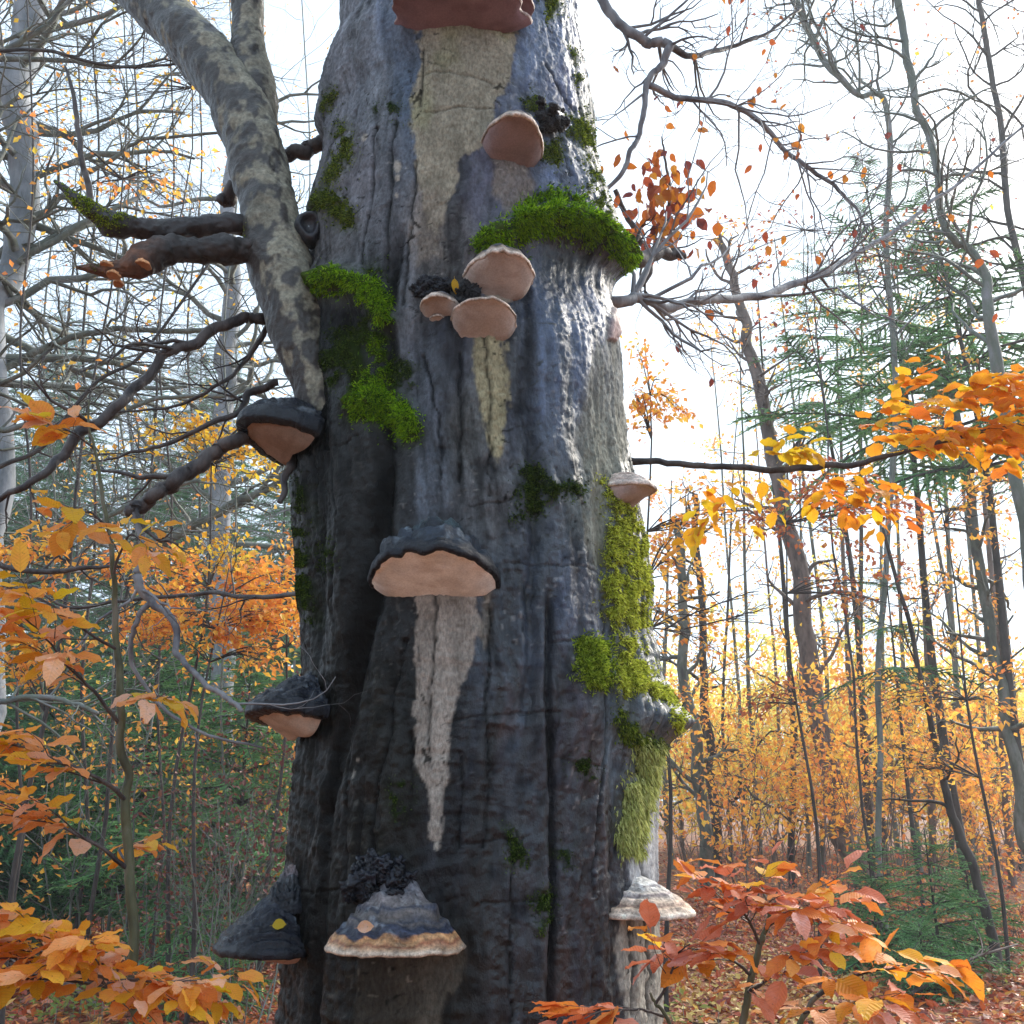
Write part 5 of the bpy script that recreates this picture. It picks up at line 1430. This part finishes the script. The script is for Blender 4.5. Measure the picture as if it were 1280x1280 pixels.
bg_tree('bare grey branching tree, furthest right against the sky', [(1350, 1080, 12), (1320, 700, 12), (1290, 400, 12), (1262, 250, 12), (1242, 100, 12), (1228, 0, 12), (1222, -60, 12)], [6, 5, 4.5, 4, 3.5, 3, 2.5], 'dark', 34, 1.8, 2, .35, 160, .07, 'red', 808)
mid = sorted([(915, 1085, 912, 700, 5, 21), (930, 1080, 905, 640, 5, 22), (951, 1085, 930, 640, 6, 20), (968, 1080, 958, 700, 5, 24), (990, 1095, 968, 600, 8, 18), (1012, 1082, 1000, 640, 5, 23), (1030, 1085, 1000, 560, 6, 22), (1090, 1080, 1050, 560, 7, 19),
       (1108, 1075, 1075, 600, 8, 20), (1125, 1078, 1100, 620, 6, 24), (1150, 1080, 1120, 600, 6, 22), (1166, 1080, 1140, 560, 8, 20), (1190, 1082, 1150, 560, 6, 23), (1215, 1085, 1180, 560, 8, 19), (1240, 1088, 1200, 560, 6, 21), (1262, 1092, 1225, 560, 9, 18), (1278, 1085, 1240, 620, 6, 22), (840, 1080, 833, 760, 7, 22), (855, 1080, 850, 800, 4, 24)])
rng = np.random.default_rng(88)
for k_, (u0, v0, u1, v1, r, D_) in enumerate(mid):
    um = (u0 + u1) / 2 + rng.normal(0, 11)
    bg_tree(nth(k_) + ' slender trunk from the left in the thicket right of the big beech', [(u0, v0, D_), ((u0 + um) / 2, v0 * .75 + v1 * .25, D_), (um, (v0 + v1) / 2, D_), (u1, v1, D_), (u1 * 2 - um, v1 * 2 - (v0 + v1) / 2, D_)], [r * .60, r * .5, r * .42, r * .28, r * .12], ['green', 'brown', 'dark', 'grey'][k_ % 4], 16, 1.3, 2, .15, 620, .10, ['orange', 'yellow', 'orange', 'orange', 'gold'][k_ % 5], 820 + k_, TH_, name='young_tree', k=7)

# low golden brush behind the thicket, and shrubs: many fine stems
def brush(lab, u0, u1, D0, D1, n, h0, h1, bark, fol, leaves, lsize, seed, group, name='shrub', lev=2, r=.012):
    rng = np.random.default_rng(seed)
    for k in range(n):
        u = u0 + (u1 - u0) * (k + rng.uniform(.1, .9)) / n
        D_ = rng.uniform(D0, D1)
        p = P(u, 1000, D_)
        g = float(gz(p[0], p[1]))
        root = empty(name, (p[0], p[1], g), lab + ', ' + nth(k) + ' from the left', 'shrub', group)
        mb = MB(); tips = []
        for s in range(4):
            d = np.array([rng.normal(0, .28), rng.normal(0, .28), 1.0]); d /= np.linalg.norm(d)
            twig_rec(mb, np.array([p[0] + rng.normal(0, .12), p[1] + rng.normal(0, .12), g - .05]), d, rng.uniform(h0, h1), r, lev, rng, tips, .1, (3, 5), 4, .12)
        child('stem', mb.mesh('stem'), M_TR[bark], root, 'stuff')
        if leaves:
            V_, T_ = leaves_at(tips, leaves, lsize, rng, .12)
            q = MB(); q.add(V_, None, T_)
            child('foliage', q.mesh('foliage', False), M_FO[fol], root, 'stuff')
brush('golden leaved bush behind the thicket right of the big beech', 835, 1340, 24, 34, 34, 2.4, 4.3, 'brown', 'gold', 1300, .17, 901, 'golden bushes behind the thicket')
brush('orange leaved bush between the thin trunks right of the big beech', 850, 1320, 14, 21, 18, 1.6, 3.0, 'brown', 'orange', 600, .10, 902, 'orange bushes in the thicket')
brush('small red brown shrub on the litter at the right', 880, 1300, 10.5, 13.5, 10, .35, .8, 'dark', 'red', 140, .06, 903, 'low red brown shrubs on the litter', r=.005)
brush('bare twiggy maroon shrub left of the big beech', 215, 368, 6.8, 8.5, 8, .9, 1.7, 'grey', 'maroon', 260, .045, 904, 'bare twiggy shrubs left of the big beech', r=.006)
brush('orange beech bush far left behind the young beech', -80, 370, 9, 13, 9, 1.6, 3.4, 'grey', 'orange', 520, .065, 905, 'orange beech bushes left of the big beech')

# ------------------------------------------------------------------ spruces
M_NEEDLE = mat_leaf('spruce_needles', [(0, (.04, .12, .06)), (.5, (.08, .22, .10)), (1, (.15, .34, .14))], trans=.35, island=True, gloss=.3, rough=.55)
M_NEEDLE_L = mat_leaf('light_spruce_needles', [(0, (.04, .10, .035)), (.5, (.13, .33, .12)), (1, (.26, .48, .18))], trans=.4, island=True, gloss=.3, rough=.55)
def spruce_branch(L, seed, dens=1.0, droop=.35, shoot=.16, nl=.020):
    """main axis along +x, side shoots in a plane, hanging a little; needles as thin triangles"""
    rng = np.random.default_rng(seed)
    mb = MB()
    n = 9
    x = np.linspace(0, L, n)
    ax_ = np.stack([x, .03 * L * np.sin(x * 3 + seed), -droop * x * x / L + .10 * x], -1)
    mb.tube(ax_, np.linspace(.012 * L ** .5, .003, n), 4)
    wood_n = mb.n
    segs = []
    m = int(L / .055 * dens)
    for a in range(m):
        f = .12 + .88 * a / m
        p = np.array([np.interp(f * L, x, ax_[:, c]) for c in range(3)])
        sg = 1 if a % 2 else -1
        sl = shoot * 1.9 * L ** .5 * (1.05 - f) ** .7 * rng.uniform(.6, 1.1) + .05
        d = np.array([.62, sg * .75, -.16 + rng.normal(0, .08)]); d /= np.linalg.norm(d)
        e = p + d * sl + np.array([0, 0, -.12 * sl])
        segs.append((p, e))
        for b_ in range(int(sl / .09)):
            g = (b_ + .5) / max(1, int(sl / .09))
            pp = p + (e - p) * g
            s2 = np.array([.7, rng.choice([-1, 1]) * .6 + sg * .2, -.30 + rng.normal(0, .15)]); s2 /= np.linalg.norm(s2)
            segs.append((pp, pp + s2 * sl * .38 * (1.1 - g)))
    segs.append((ax_[-3], ax_[-1]))
    P0, P1 = [], []
    for p, e in segs:
        l = np.linalg.norm(e - p); k = max(3, int(l / .010))
        t = (np.arange(k) + .5) / k
        P0.append(p + (e - p) * t[:, None]); P1.append(np.tile((e - p) / (l + 1e-9), (k, 1)))
    P0 = np.vstack(P0); P1 = np.vstack(P1)
    k = len(P0)
    s = rng.normal(0, 1, (k, 3)) * np.array([1, 1, .6]); s -= P1 * (s * P1).sum(1)[:, None]; s /= np.linalg.norm(s, axis=1)[:, None]
    d = P1 * .75 + s * .8; d /= np.linalg.norm(d, axis=1)[:, None]
    w = np.cross(d, s); w /= np.linalg.norm(w, axis=1)[:, None]
    ln = nl * rng.uniform(.7, 1.3, (k, 1))
    nv = np.stack([P0 - w * .0032, P0 + w * .0032, P0 + d * ln], 1).reshape(-1, 3)
    # the shoots themselves, thickly set with short needles: narrow tapering blades
    A = np.array([q[0] for q in segs]); B = np.array([q[1] for q in segs]); dv = B - A
    for ax3 in ((0, 0, 1.0), (.2, .3, .4)):
        sv = np.cross(dv, ax3); sv /= np.linalg.norm(sv, axis=1)[:, None] + 1e-9
        nv = np.vstack([nv, np.stack([A - sv * nl * .42, A + sv * nl * .42, B], 1).reshape(-1, 3)])
    nt_ = np.arange(len(nv)).reshape(-1, 3)
    return mb, nv, nt_
SPR = []
for s, (L, dn, dr, nl) in enumerate([(1.0, 1.3, .30, .034), (1.5, 1.0, .40, .042), (.55, 1.3, .20, .026)]):
    mb, nv, ntt = spruce_branch(L, 40 + s, dn, dr, nl=nl)
    wood = mb.mesh('spruce_bough_wood')
    wood.materials.append(M_TR['dark'])
    for mt in (M_NEEDLE, M_NEEDLE_L):
        me = mk_mesh('spruce_bough', nv, None, ntt, False); me.materials.append(mt)
        SPR.append((me, wood, L))
# SPR order: long-dark, long-light, ... index 2*s + (0 dark | 1 light)
def spruce(lab, x, y, h, r, light=0, seed=0, z0=.3, tiers=None, group=None, kind=0, bare=.0, az=None):
    rng = np.random.default_rng(seed)
    g = float(gz(x, y))
    root = empty('spruce', (x, y, g), lab, 'spruce', group)
    mb = MB()
    zz = np.linspace(-.2, h, 12)
    pts = np.stack([.02 * h * np.sin(zz * .7 + seed) * .3, .02 * h * np.cos(zz * .5) * .3, zz], -1)
    mb.tube(pts, np.linspace(.0055 * h + .012, .006, 12), 7, .1, seed)
    link('trunk', mb.mesh('trunk'), M_TR['dark'], root)
    tiers = tiers or int(h / .19) + 3
    for t in range(tiers):
        f = (t + .3) / tiers
        z = z0 + (h - z0) * f
        nb = 5 if h < 3 else 6
        for b in range(nb):
            a = b / nb * 2 * math.pi + rng.uniform(-.4, .4) + t
            if az is not None and abs((a - az + math.pi) % (2 * math.pi) - math.pi) > 1.9 and rng.random() < .5: continue
            L = r * (1 - f) ** .8 * rng.uniform(.75, 1.2) + .12
            me, wd, L0 = SPR[2 * kind + light]
            o = bpy.data.objects.new('bough', me)
            COL.objects.link(o)
            o.parent = root
            o['kind'] = 'stuff'
            o.location = (float(np.interp(z, zz, pts[:, 0])), float(np.interp(z, zz, pts[:, 1])), z)
            o.rotation_euler = (rng.normal(0, .25), rng.uniform(-.3, .35) - .35 * f, a)
            sc = L / L0
            o.scale = (sc, sc * rng.uniform(.8, 1.1), sc)
            w = bpy.data.objects.new('stem', wd); COL.objects.link(w); w.parent = o
    return root
def at_px(u, D_): 
    p = P(u, 1000, D_); return p[0], p[1]
for k_, (u, D_, h, r, lab) in enumerate([(300, 9.5, 3.3, 1.5, 'dense dark spruce close left of the big beech'), (180, 11, 4.0, 1.8, 'broad dark spruce behind the young orange beech'), (60, 12, 4.2, 1.9, 'dark spruce at the far left behind the orange leaf sprays'),
                                          (-60, 10, 3.6, 1.6, 'dark spruce cut by the left edge of the view')]):
    x, y = at_px(u, D_)
    spruce(lab, x, y, h, r, 1 if k_ < 2 else 0, 950 + k_, .5, kind=0)
for k_, (u, D_, h, r) in enumerate([(330, 17, 9, 2.2), (235, 19, 12, 2.6), (130, 17, 10, 2.4), (20, 20, 13, 2.8), (-90, 18, 11, 2.5), (-20, 26, 17, 3.4), (190, 28, 18, 3.6), (340, 27, 15, 3.2)]):
    x, y = at_px(u, D_)
    spruce('tall dim spruce far back left of the big beech, ' + nth([-90, -20, 20, 130, 190, 235, 330, 340].index(u)) + ' from the left', x, y, h, r, 0, 960 + k_, 1.0, group='tall spruces left of the big beech', kind=1, tiers=int(h / .27))
for k_, (u, D_, h, r, lab) in enumerate([(1078, 9.6, 1.15, .55, 'small feathery spruce at the foot of the leaning brown trunk'), (1150, 9.0, 1.25, .55, 'small feathery spruce left of the dark bent trunk'), (1195, 10.0, 1.0, .45, 'small feathery spruce behind the dark bent trunk'),
                                          (1130, 8.2, .55, .40, 'lowest little spruce spreading on the litter')]):
    x, y = at_px(u, D_)
    spruce(lab, x, y, h, r, 1, 980 + k_, .05, kind=2, tiers=14)
x, y = at_px(260, 7.6); spruce('little bright spruce tuft by the left edge of the trunk', x, y, .9, .42, 1, 990, .1, kind=2, tiers=6)
x, y = at_px(300, 7.4); spruce('tiny spruce seedling low beside the trunk at left', x, y, .45, .35, 1, 991, .1, kind=2, tiers=4)
x, y = at_px(262, 7.3); spruce('tiny spruce seedling nearest the left bottom corner of the trunk', x, y, .35, .35, 1, 992, .05, kind=2, tiers=3)
# tall spruces upper right, boughs crossing the sky
for k_, (u, D_, h, r, z0, lab) in enumerate([(1195, 14.0, 13.0, 2.3, 7.0, 'tall spruce with blue green boughs in the upper right'), (1290, 13, 12.5, 2.4, 6.0, 'tall spruce at the right edge with hanging boughs'), (1090, 17, 13, 1.9, 8.4, 'thin spruce with sparse boughs above the orange branch')]):
    x, y = at_px(u, D_)
    spruce(lab, x, y, h, r, 1, 995 + k_, z0, kind=0, tiers=9)  # light needles put the haze into the colour of these tall spruces
# a single low spruce bough tree in the middle distance at right
x, y = at_px(1140, 12)
spruce('thin spruce with one layer of dark boughs left of the bent trunk', x, y, 4.6, 1.1, 0, 1003, 3.0, kind=0, tiers=3)

# ------------------------------------------------------------------ left background: pale trunks and a tangle of bare branches
bg_tree('pale white trunk at the top left corner', [(-30, 1010, 8), (-20, 800, 8), (-10, 600, 8), (5, 400, 8), (18, 250, 8), (28, 120, 8), (38, 0, 8), (46, -60, 8)], [14, 14, 14, 15, 17, 19, 18, 16], 'pale', 34, 2.3, 2, .4, 260, .055, 'yellow', 1101, el=(-.2, .6), name='tall_tree', k=16, bk='grey')
bg_tree('pale smooth trunk showing between the branches left of the limb', [(272, 1060, 12), (274, 900, 12), (276, 750, 12), (280, 600, 12), (284, 480, 12), (290, 380, 12), (296, 250, 12), (302, 100, 12)], [14, 14, 13.5, 13, 12, 11, 10, 8], 'pale', 30, 2.4, 2, .35, 200, .06, 'yellow', 1102, el=(-.3, .5), name='tall_tree', k=14, bk='grey')
LT = [('green grey tree with arching boughs, left background', 110, 9.5, 9, 'dark', 30, 2.2, 'orange', 320), ('bare grey tree left background, behind the dead branches', 205, 8, 7, 'dark', 30, 1.9, 'orange', 260), ('bare tree near the left edge with drooping twigs', 30, 6.8, 8, 'dark', 34, 1.8, 'orange', 200),
      ('bare tree just left of the limb, far back', 240, 13, 7, 'dark', 34, 2.4, 'yellow', 260), ('bare tree behind the pale trunk at the left', 90, 14, 8, 'dark', 34, 2.6, 'yellow', 260), ('bare dim tree deepest in the left background', 160, 20, 9, 'dark', 34, 3.2, 'green', 300), ('fine twigged pale tree between the far left trunk and the orange leaves', 60, 11, 7, 'grey', 36, 2.0, 'orange', 300), ('fine twigged pale tree behind the long dark left branch', 150, 10, 7, 'grey', 36, 2.0, 'yellow', 300), ('fine twigged tree nearest the limb, behind the rotten branch', 285, 9, 6, 'grey', 36, 1.6, 'orange', 240), ('bare tree in the gap between limb and trunk', 375, 16, 6, 'grey', 26, 2.6, 'orange', 120)]
for k_, (lab, u, D_, r, bark, nb, bl, fol, lf) in enumerate(LT):
    w = [0, -8, 10, -6, 12, 4]
    r = r * .26; nb = int(nb * 1.6); bl *= .85
    bg_tree(lab, [(u, 1040, D_), (u + w[1], 850, D_), (u + w[2], 640, D_), (u + w[3], 430, D_), (u + w[4], 220, D_), (u + w[5], 20, D_), (u + w[1], -160, D_)], [r, r * .9, r * .8, r * .7, r * .6, r * .5, r * .3], bark, nb, bl, 2, .28, lf, .055, fol, 1120 + k_, el=(-.35, .45), kids=(3, 5), up=.02, name='bare_tree', bk='pale' if k_ % 2 else 'grey')
# thicker arching boughs of that tangle
ARCH = [([(-20, 80, 6), (30, 50, 6), (60, 30, 6), (110, -20, 6)], 4, 'grey'), ([(-20, 62, 5), (60, 64, 5), (120, 78, 5), (180, 84, 5), (230, 78, 5)], 2.5, 'dark'), ([(-20, 470, 8), (40, 445, 8), (90, 425, 8), (140, 410, 8), (200, 412, 8), (280, 410, 8)], 5, 'green'),
        ([(-20, 330, 8), (20, 300, 8), (45, 275, 8), (70, 255, 8), (90, 240, 8)], 6, 'green'), ([(-20, 540, 7), (40, 530, 7), (120, 525, 7), (200, 500, 7), (280, 498, 7)], 4, 'grey'), ([(190, 690, 10), (230, 665, 10), (270, 640, 10), (300, 625, 10), (340, 605, 10), (365, 580, 10)], 6.5, 'green'),
        ([(-20, 745, 7), (30, 730, 7), (90, 705, 7), (130, 650, 7), (190, 620, 7), (250, 600, 7)], 4.5, 'grey'), ([(-20, 880, 6), (40, 872, 6), (90, 880, 6), (120, 890, 6)], 4, 'grey'), ([(110, 215, 7), (140, 200, 7), (165, 180, 7), (200, 172, 7), (280, 165, 7)], 3, 'green'), ([(-20, 590, 6), (50, 560, 6), (120, 480, 6), (180, 440, 6), (260, 330, 6)], 3, 'dark')]
rtA = bg_tree('mossy grey tree just outside the left edge, its boughs arching in', [(-110, 1100, 7), (-100, 800, 7), (-90, 500, 7), (-80, 200, 7), (-70, -50, 7)], [16, 15, 14, 12, 10], 'green', 16, 2.6, 2, .3, 120, .055, 'orange', 1150, name='tall_tree')
for k_, (pth, r, bk) in enumerate(ARCH):
    mb, q, rr = px_tube(pth, [r * (1 - .5 * i / len(pth)) for i in range(len(pth))], 7, len(pth) * 8, 1160 + k_)
    rng = np.random.default_rng(1160 + k_)
    for _ in range(12):
        i_ = rng.integers(2, len(q) - 1)
        d = q[i_] - q[i_ - 1]; d /= np.linalg.norm(d); s = rng.normal(0, .7, 3)
        d = d + s; d /= np.linalg.norm(d)
        twig_rec(mb, q[i_], d, .9 * rng.uniform(.4, 1.1), rr[i_] * .5, 2, rng, None, 0, (2, 4))
    child('branch', mb.mesh('branch'), M_TR[bk], rtA)
# orange and yellow leaf layers of mid-distance beeches (left), 690-830 px down
def layer_tree(lab, u, D_, layers, seed, fol='orange', bark='dark', grp=None, lsize=.06):
    rng = np.random.default_rng(seed)
    p0 = P(u, 1000, D_); g = float(gz(p0[0], p0[1]))
    root = empty('young_beech', (p0[0], p0[1], g), lab, 'young beech', grp)
    top = min(l[1] for l in layers)
    zt = P(u, top - 30, D_)
    mb = MB()
    n = 14
    zz = np.linspace(g - .1, zt[2], n)
    tk = np.stack([p0[0] + .05 * np.sin(zz * 2 + seed), p0[1] + .05 * np.cos(zz * 1.6), zz], -1)
    mb.tube(tk, np.linspace(.020, .005, n), 7, .1, seed)
    tw = MB(); tips = []
    for (cu, cv, hw, hh, nl) in layers:
        c = P(cu, cv, D_); s = hw * mpp(cv, D_)
        st = tk[np.argmin(abs(tk[:, 2] - (c[2] - .1)))]
        tips = []
        for b in range(7):
            e = c + np.array([rng.uniform(-s, s), rng.uniform(-s, s) * .8, rng.uniform(-hh, hh) * mpp(cv, D_)])
            pts = smooth([st, st * .5 + e * .5 + np.array([0, 0, .06]), e], 8)
            tw.tube(pts, np.linspace(.007, .002, 8), 4)
            for q_ in range(3, 8):
                dd = pts[q_] - pts[q_ - 1]; dd /= np.linalg.norm(dd) + 1e-9
                for w_ in range(2):
                    d2 = dd + rng.normal(0, .8, 3) * np.array([1, 1, .25]); d2 /= np.linalg.norm(d2)
                    twig_rec(tw, pts[q_], d2, s * .35, .002, 0, rng, None, 0)
                    for z_ in range(3): tips.append((pts[q_] + d2 * s * .35 * (z_ + .5) / 3, d2))
        V_, T_ = leaves_at(tips, nl, lsize, rng, .05, .45)
        q = MB(); q.add(V_, None, T_)
        child('foliage', q.mesh('foliage', False), M_FO[fol], root, 'stuff')
    child('trunk', mb.mesh('trunk'), M_TR[bark], root)
    child('twig', tw.mesh('twig'), M_TR['dark'], root, 'stuff')
layer_tree('mid distance beech with a wide golden orange leaf layer left of the big bracket', 250, 7.0, [(250, 735, 120, 30, 1300), (330, 775, 60, 30, 700), (180, 775, 90, 24, 700), (280, 820, 80, 12, 160)], 1201, 'orange')
layer_tree('mid distance beech with yellow leaves under the broken branch stub', 225, 7.4, [(235, 560, 90, 22, 420), (290, 585, 70, 14, 260), (250, 700, 80, 14, 300)], 1202, 'yellow')
layer_tree('mid distance beech with scattered orange leaves at the far left', 40, 6.4, [(40, 700, 70, 30, 260), (60, 830, 70, 16, 260), (100, 190, 110, 40, 110), (210, 225, 80, 24, 90)], 1203, 'orange')
layer_tree('mid distance orange beech close behind the left side of the trunk', 345, 8, [(350, 720, 50, 60, 420), (350, 800, 40, 30, 160)], 1204, 'orange')
layer_tree('yellow leaved twiggy tree top in the upper left', 130, 8, [(120, 70, 110, 70, 60), (60, 130, 60, 40, 40)], 1205, 'yellow')
# right: orange clusters hanging in the middle distance
layer_tree('orange leaved young beech right beside the trunk, under the long bough', 830, 7.5, [(835, 470, 45, 60, 300), (800, 520, 20, 40, 120), (850, 690, 45, 50, 220), (900, 640, 60, 30, 200), (860, 780, 40, 40, 160)], 1211, 'orange')
layer_tree('orange leaved young beech in the right middle distance', 1010, 8.5, [(1040, 640, 90, 26, 420), (1150, 650, 110, 40, 420), (1100, 720, 60, 40, 120), (930, 880, 60, 20, 130)], 1212, 'red')
layer_tree('loose yellow orange young beech at the right edge', 1230, 9.0, [(1250, 640, 60, 60, 240), (1200, 840, 80, 60, 240), (1100, 860, 60, 40, 120), (1160, 940, 90, 30, 220)], 1213, 'orange')
layer_tree('sparse rusty leaved tree top high in the upper right', 1080, 11, [(1100, 260, 120, 50, 90), (1150, 330, 90, 40, 80), (920, 300, 60, 60, 70), (1000, 420, 60, 30, 60)], 1214, 'red', lsize=.075)

# fallen branches on the litter
def fallen(lab, p0, p1, r, seed):
    mb = MB(); rng = np.random.default_rng(seed)
    a, b = np.array(p0, float), np.array(p1, float)
    pts = smooth([a, a * .6 + b * .4 + rng.normal(0, .06, 3) * [1, 1, .3], a * .3 + b * .7 + rng.normal(0, .06, 3) * [1, 1, .3], b], 14)
    mb.tube(pts, np.linspace(r, r * .4, 14), 7, .1, seed)
    for _ in range(5):
        i_ = rng.integers(3, 12); d = (b - a) / np.linalg.norm(b - a) + rng.normal(0, .5, 3) * [1, 1, .5]; d[2] = abs(d[2])
        twig_rec(mb, pts[i_], d / np.linalg.norm(d), .5, r * .4, 1, rng, None, 0)
    rt = empty('fallen_branch', a, lab, 'fallen branch')
    child('wood', mb.mesh('wood'), M_TR['brown'], rt)
def gp(u, D_, dz=.06):
    p = P(u, 1000, D_); return (p[0], p[1], float(gz(p[0], p[1])) + dz)
fallen('bare fallen branch lying on the litter below the small spruces', gp(1110, 8.0), gp(1245, 8.6, .35), .02, 31)
fallen('dark fallen branch on the litter left of the young orange beech', gp(150, 7.6), gp(40, 8.4, .3), .02, 32)
fallen('thin fallen stick on the litter close left of the trunk', gp(300, 7.6), gp(225, 8.0, .2), .018, 33)
# low green plants
def herb(lab, u, D_, seed, n=60, h=.16):
    rng = np.random.default_rng(seed)
    p = P(u, 1000, D_); g = float(gz(p[0], p[1]))
    pos = np.stack([p[0] + rng.normal(0, .22, n), p[1] + rng.normal(0, .22, n), g + rng.uniform(.03, h, n)], -1)
    V_, T_ = leaf_cloud(pos, np.stack([rng.normal(0, 1, n), rng.normal(0, 1, n), rng.uniform(-.1, .8, n)], -1), np.stack([rng.normal(0, .4, n), rng.normal(0, .4, n), np.ones(n)], -1), rng.uniform(.04, .09, n), .5, .1)
    mb = MB()
    for q in pos[::4]: mb.tube(np.array([[q[0], q[1], g - .02], q]), [.003, .002], 3)
    rt = empty('forest_herb', (p[0], p[1], g), lab, 'plant')
    b = MB(); b.add(V_, None, T_)
    child('foliage', b.mesh('foliage', False), M_FO['green'], rt, 'stuff')
    child('stem', mb.mesh('stem'), M_TR['green'], rt, 'stuff')
herb('low green plant on the litter in the bottom left corner', 130, 7.4, 41, 140)
herb('low green plant on the litter between sapling and trunk', 245, 8.2, 42)
herb('small green plant at the foot of the trunk, bottom right', 815, 7.2, 43, 50)
herb('low green tuft at the foot of the dark bent trunk', 1225, 9.0, 44, 50, .10)

# ------------------------------------------------------------------ damp air: distant trees fade
hz = bpy.data.materials.new('damp_air')
hz.use_nodes = True
hn = hz.node_tree
hn.nodes.clear()
ho = hn.nodes.new('ShaderNodeOutputMaterial')
pv = hn.nodes.new('ShaderNodeVolumePrincipled')
pv.inputs['Color'].default_value = (.93, .96, 1, 1)
pv.inputs['Density'].default_value = 0.0024
pv.inputs['Anisotropy'].default_value = .3
hn.links.new(pv.outputs[0], ho.inputs['Volume'])
x0, x1, y0, y1, z0, z1 = -60, 60, -12, 75, -1.5, 34
hv = [(x, y, z) for z in (z0, z1) for y in (y0, y1) for x in (x0, x1)]
link('haze', mk_mesh('haze', hv, [[0, 2, 3, 1], [4, 5, 7, 6], [0, 1, 5, 4], [2, 6, 7, 3], [0, 4, 6, 2], [1, 3, 7, 5]], None, False), hz, None, 'stuff')
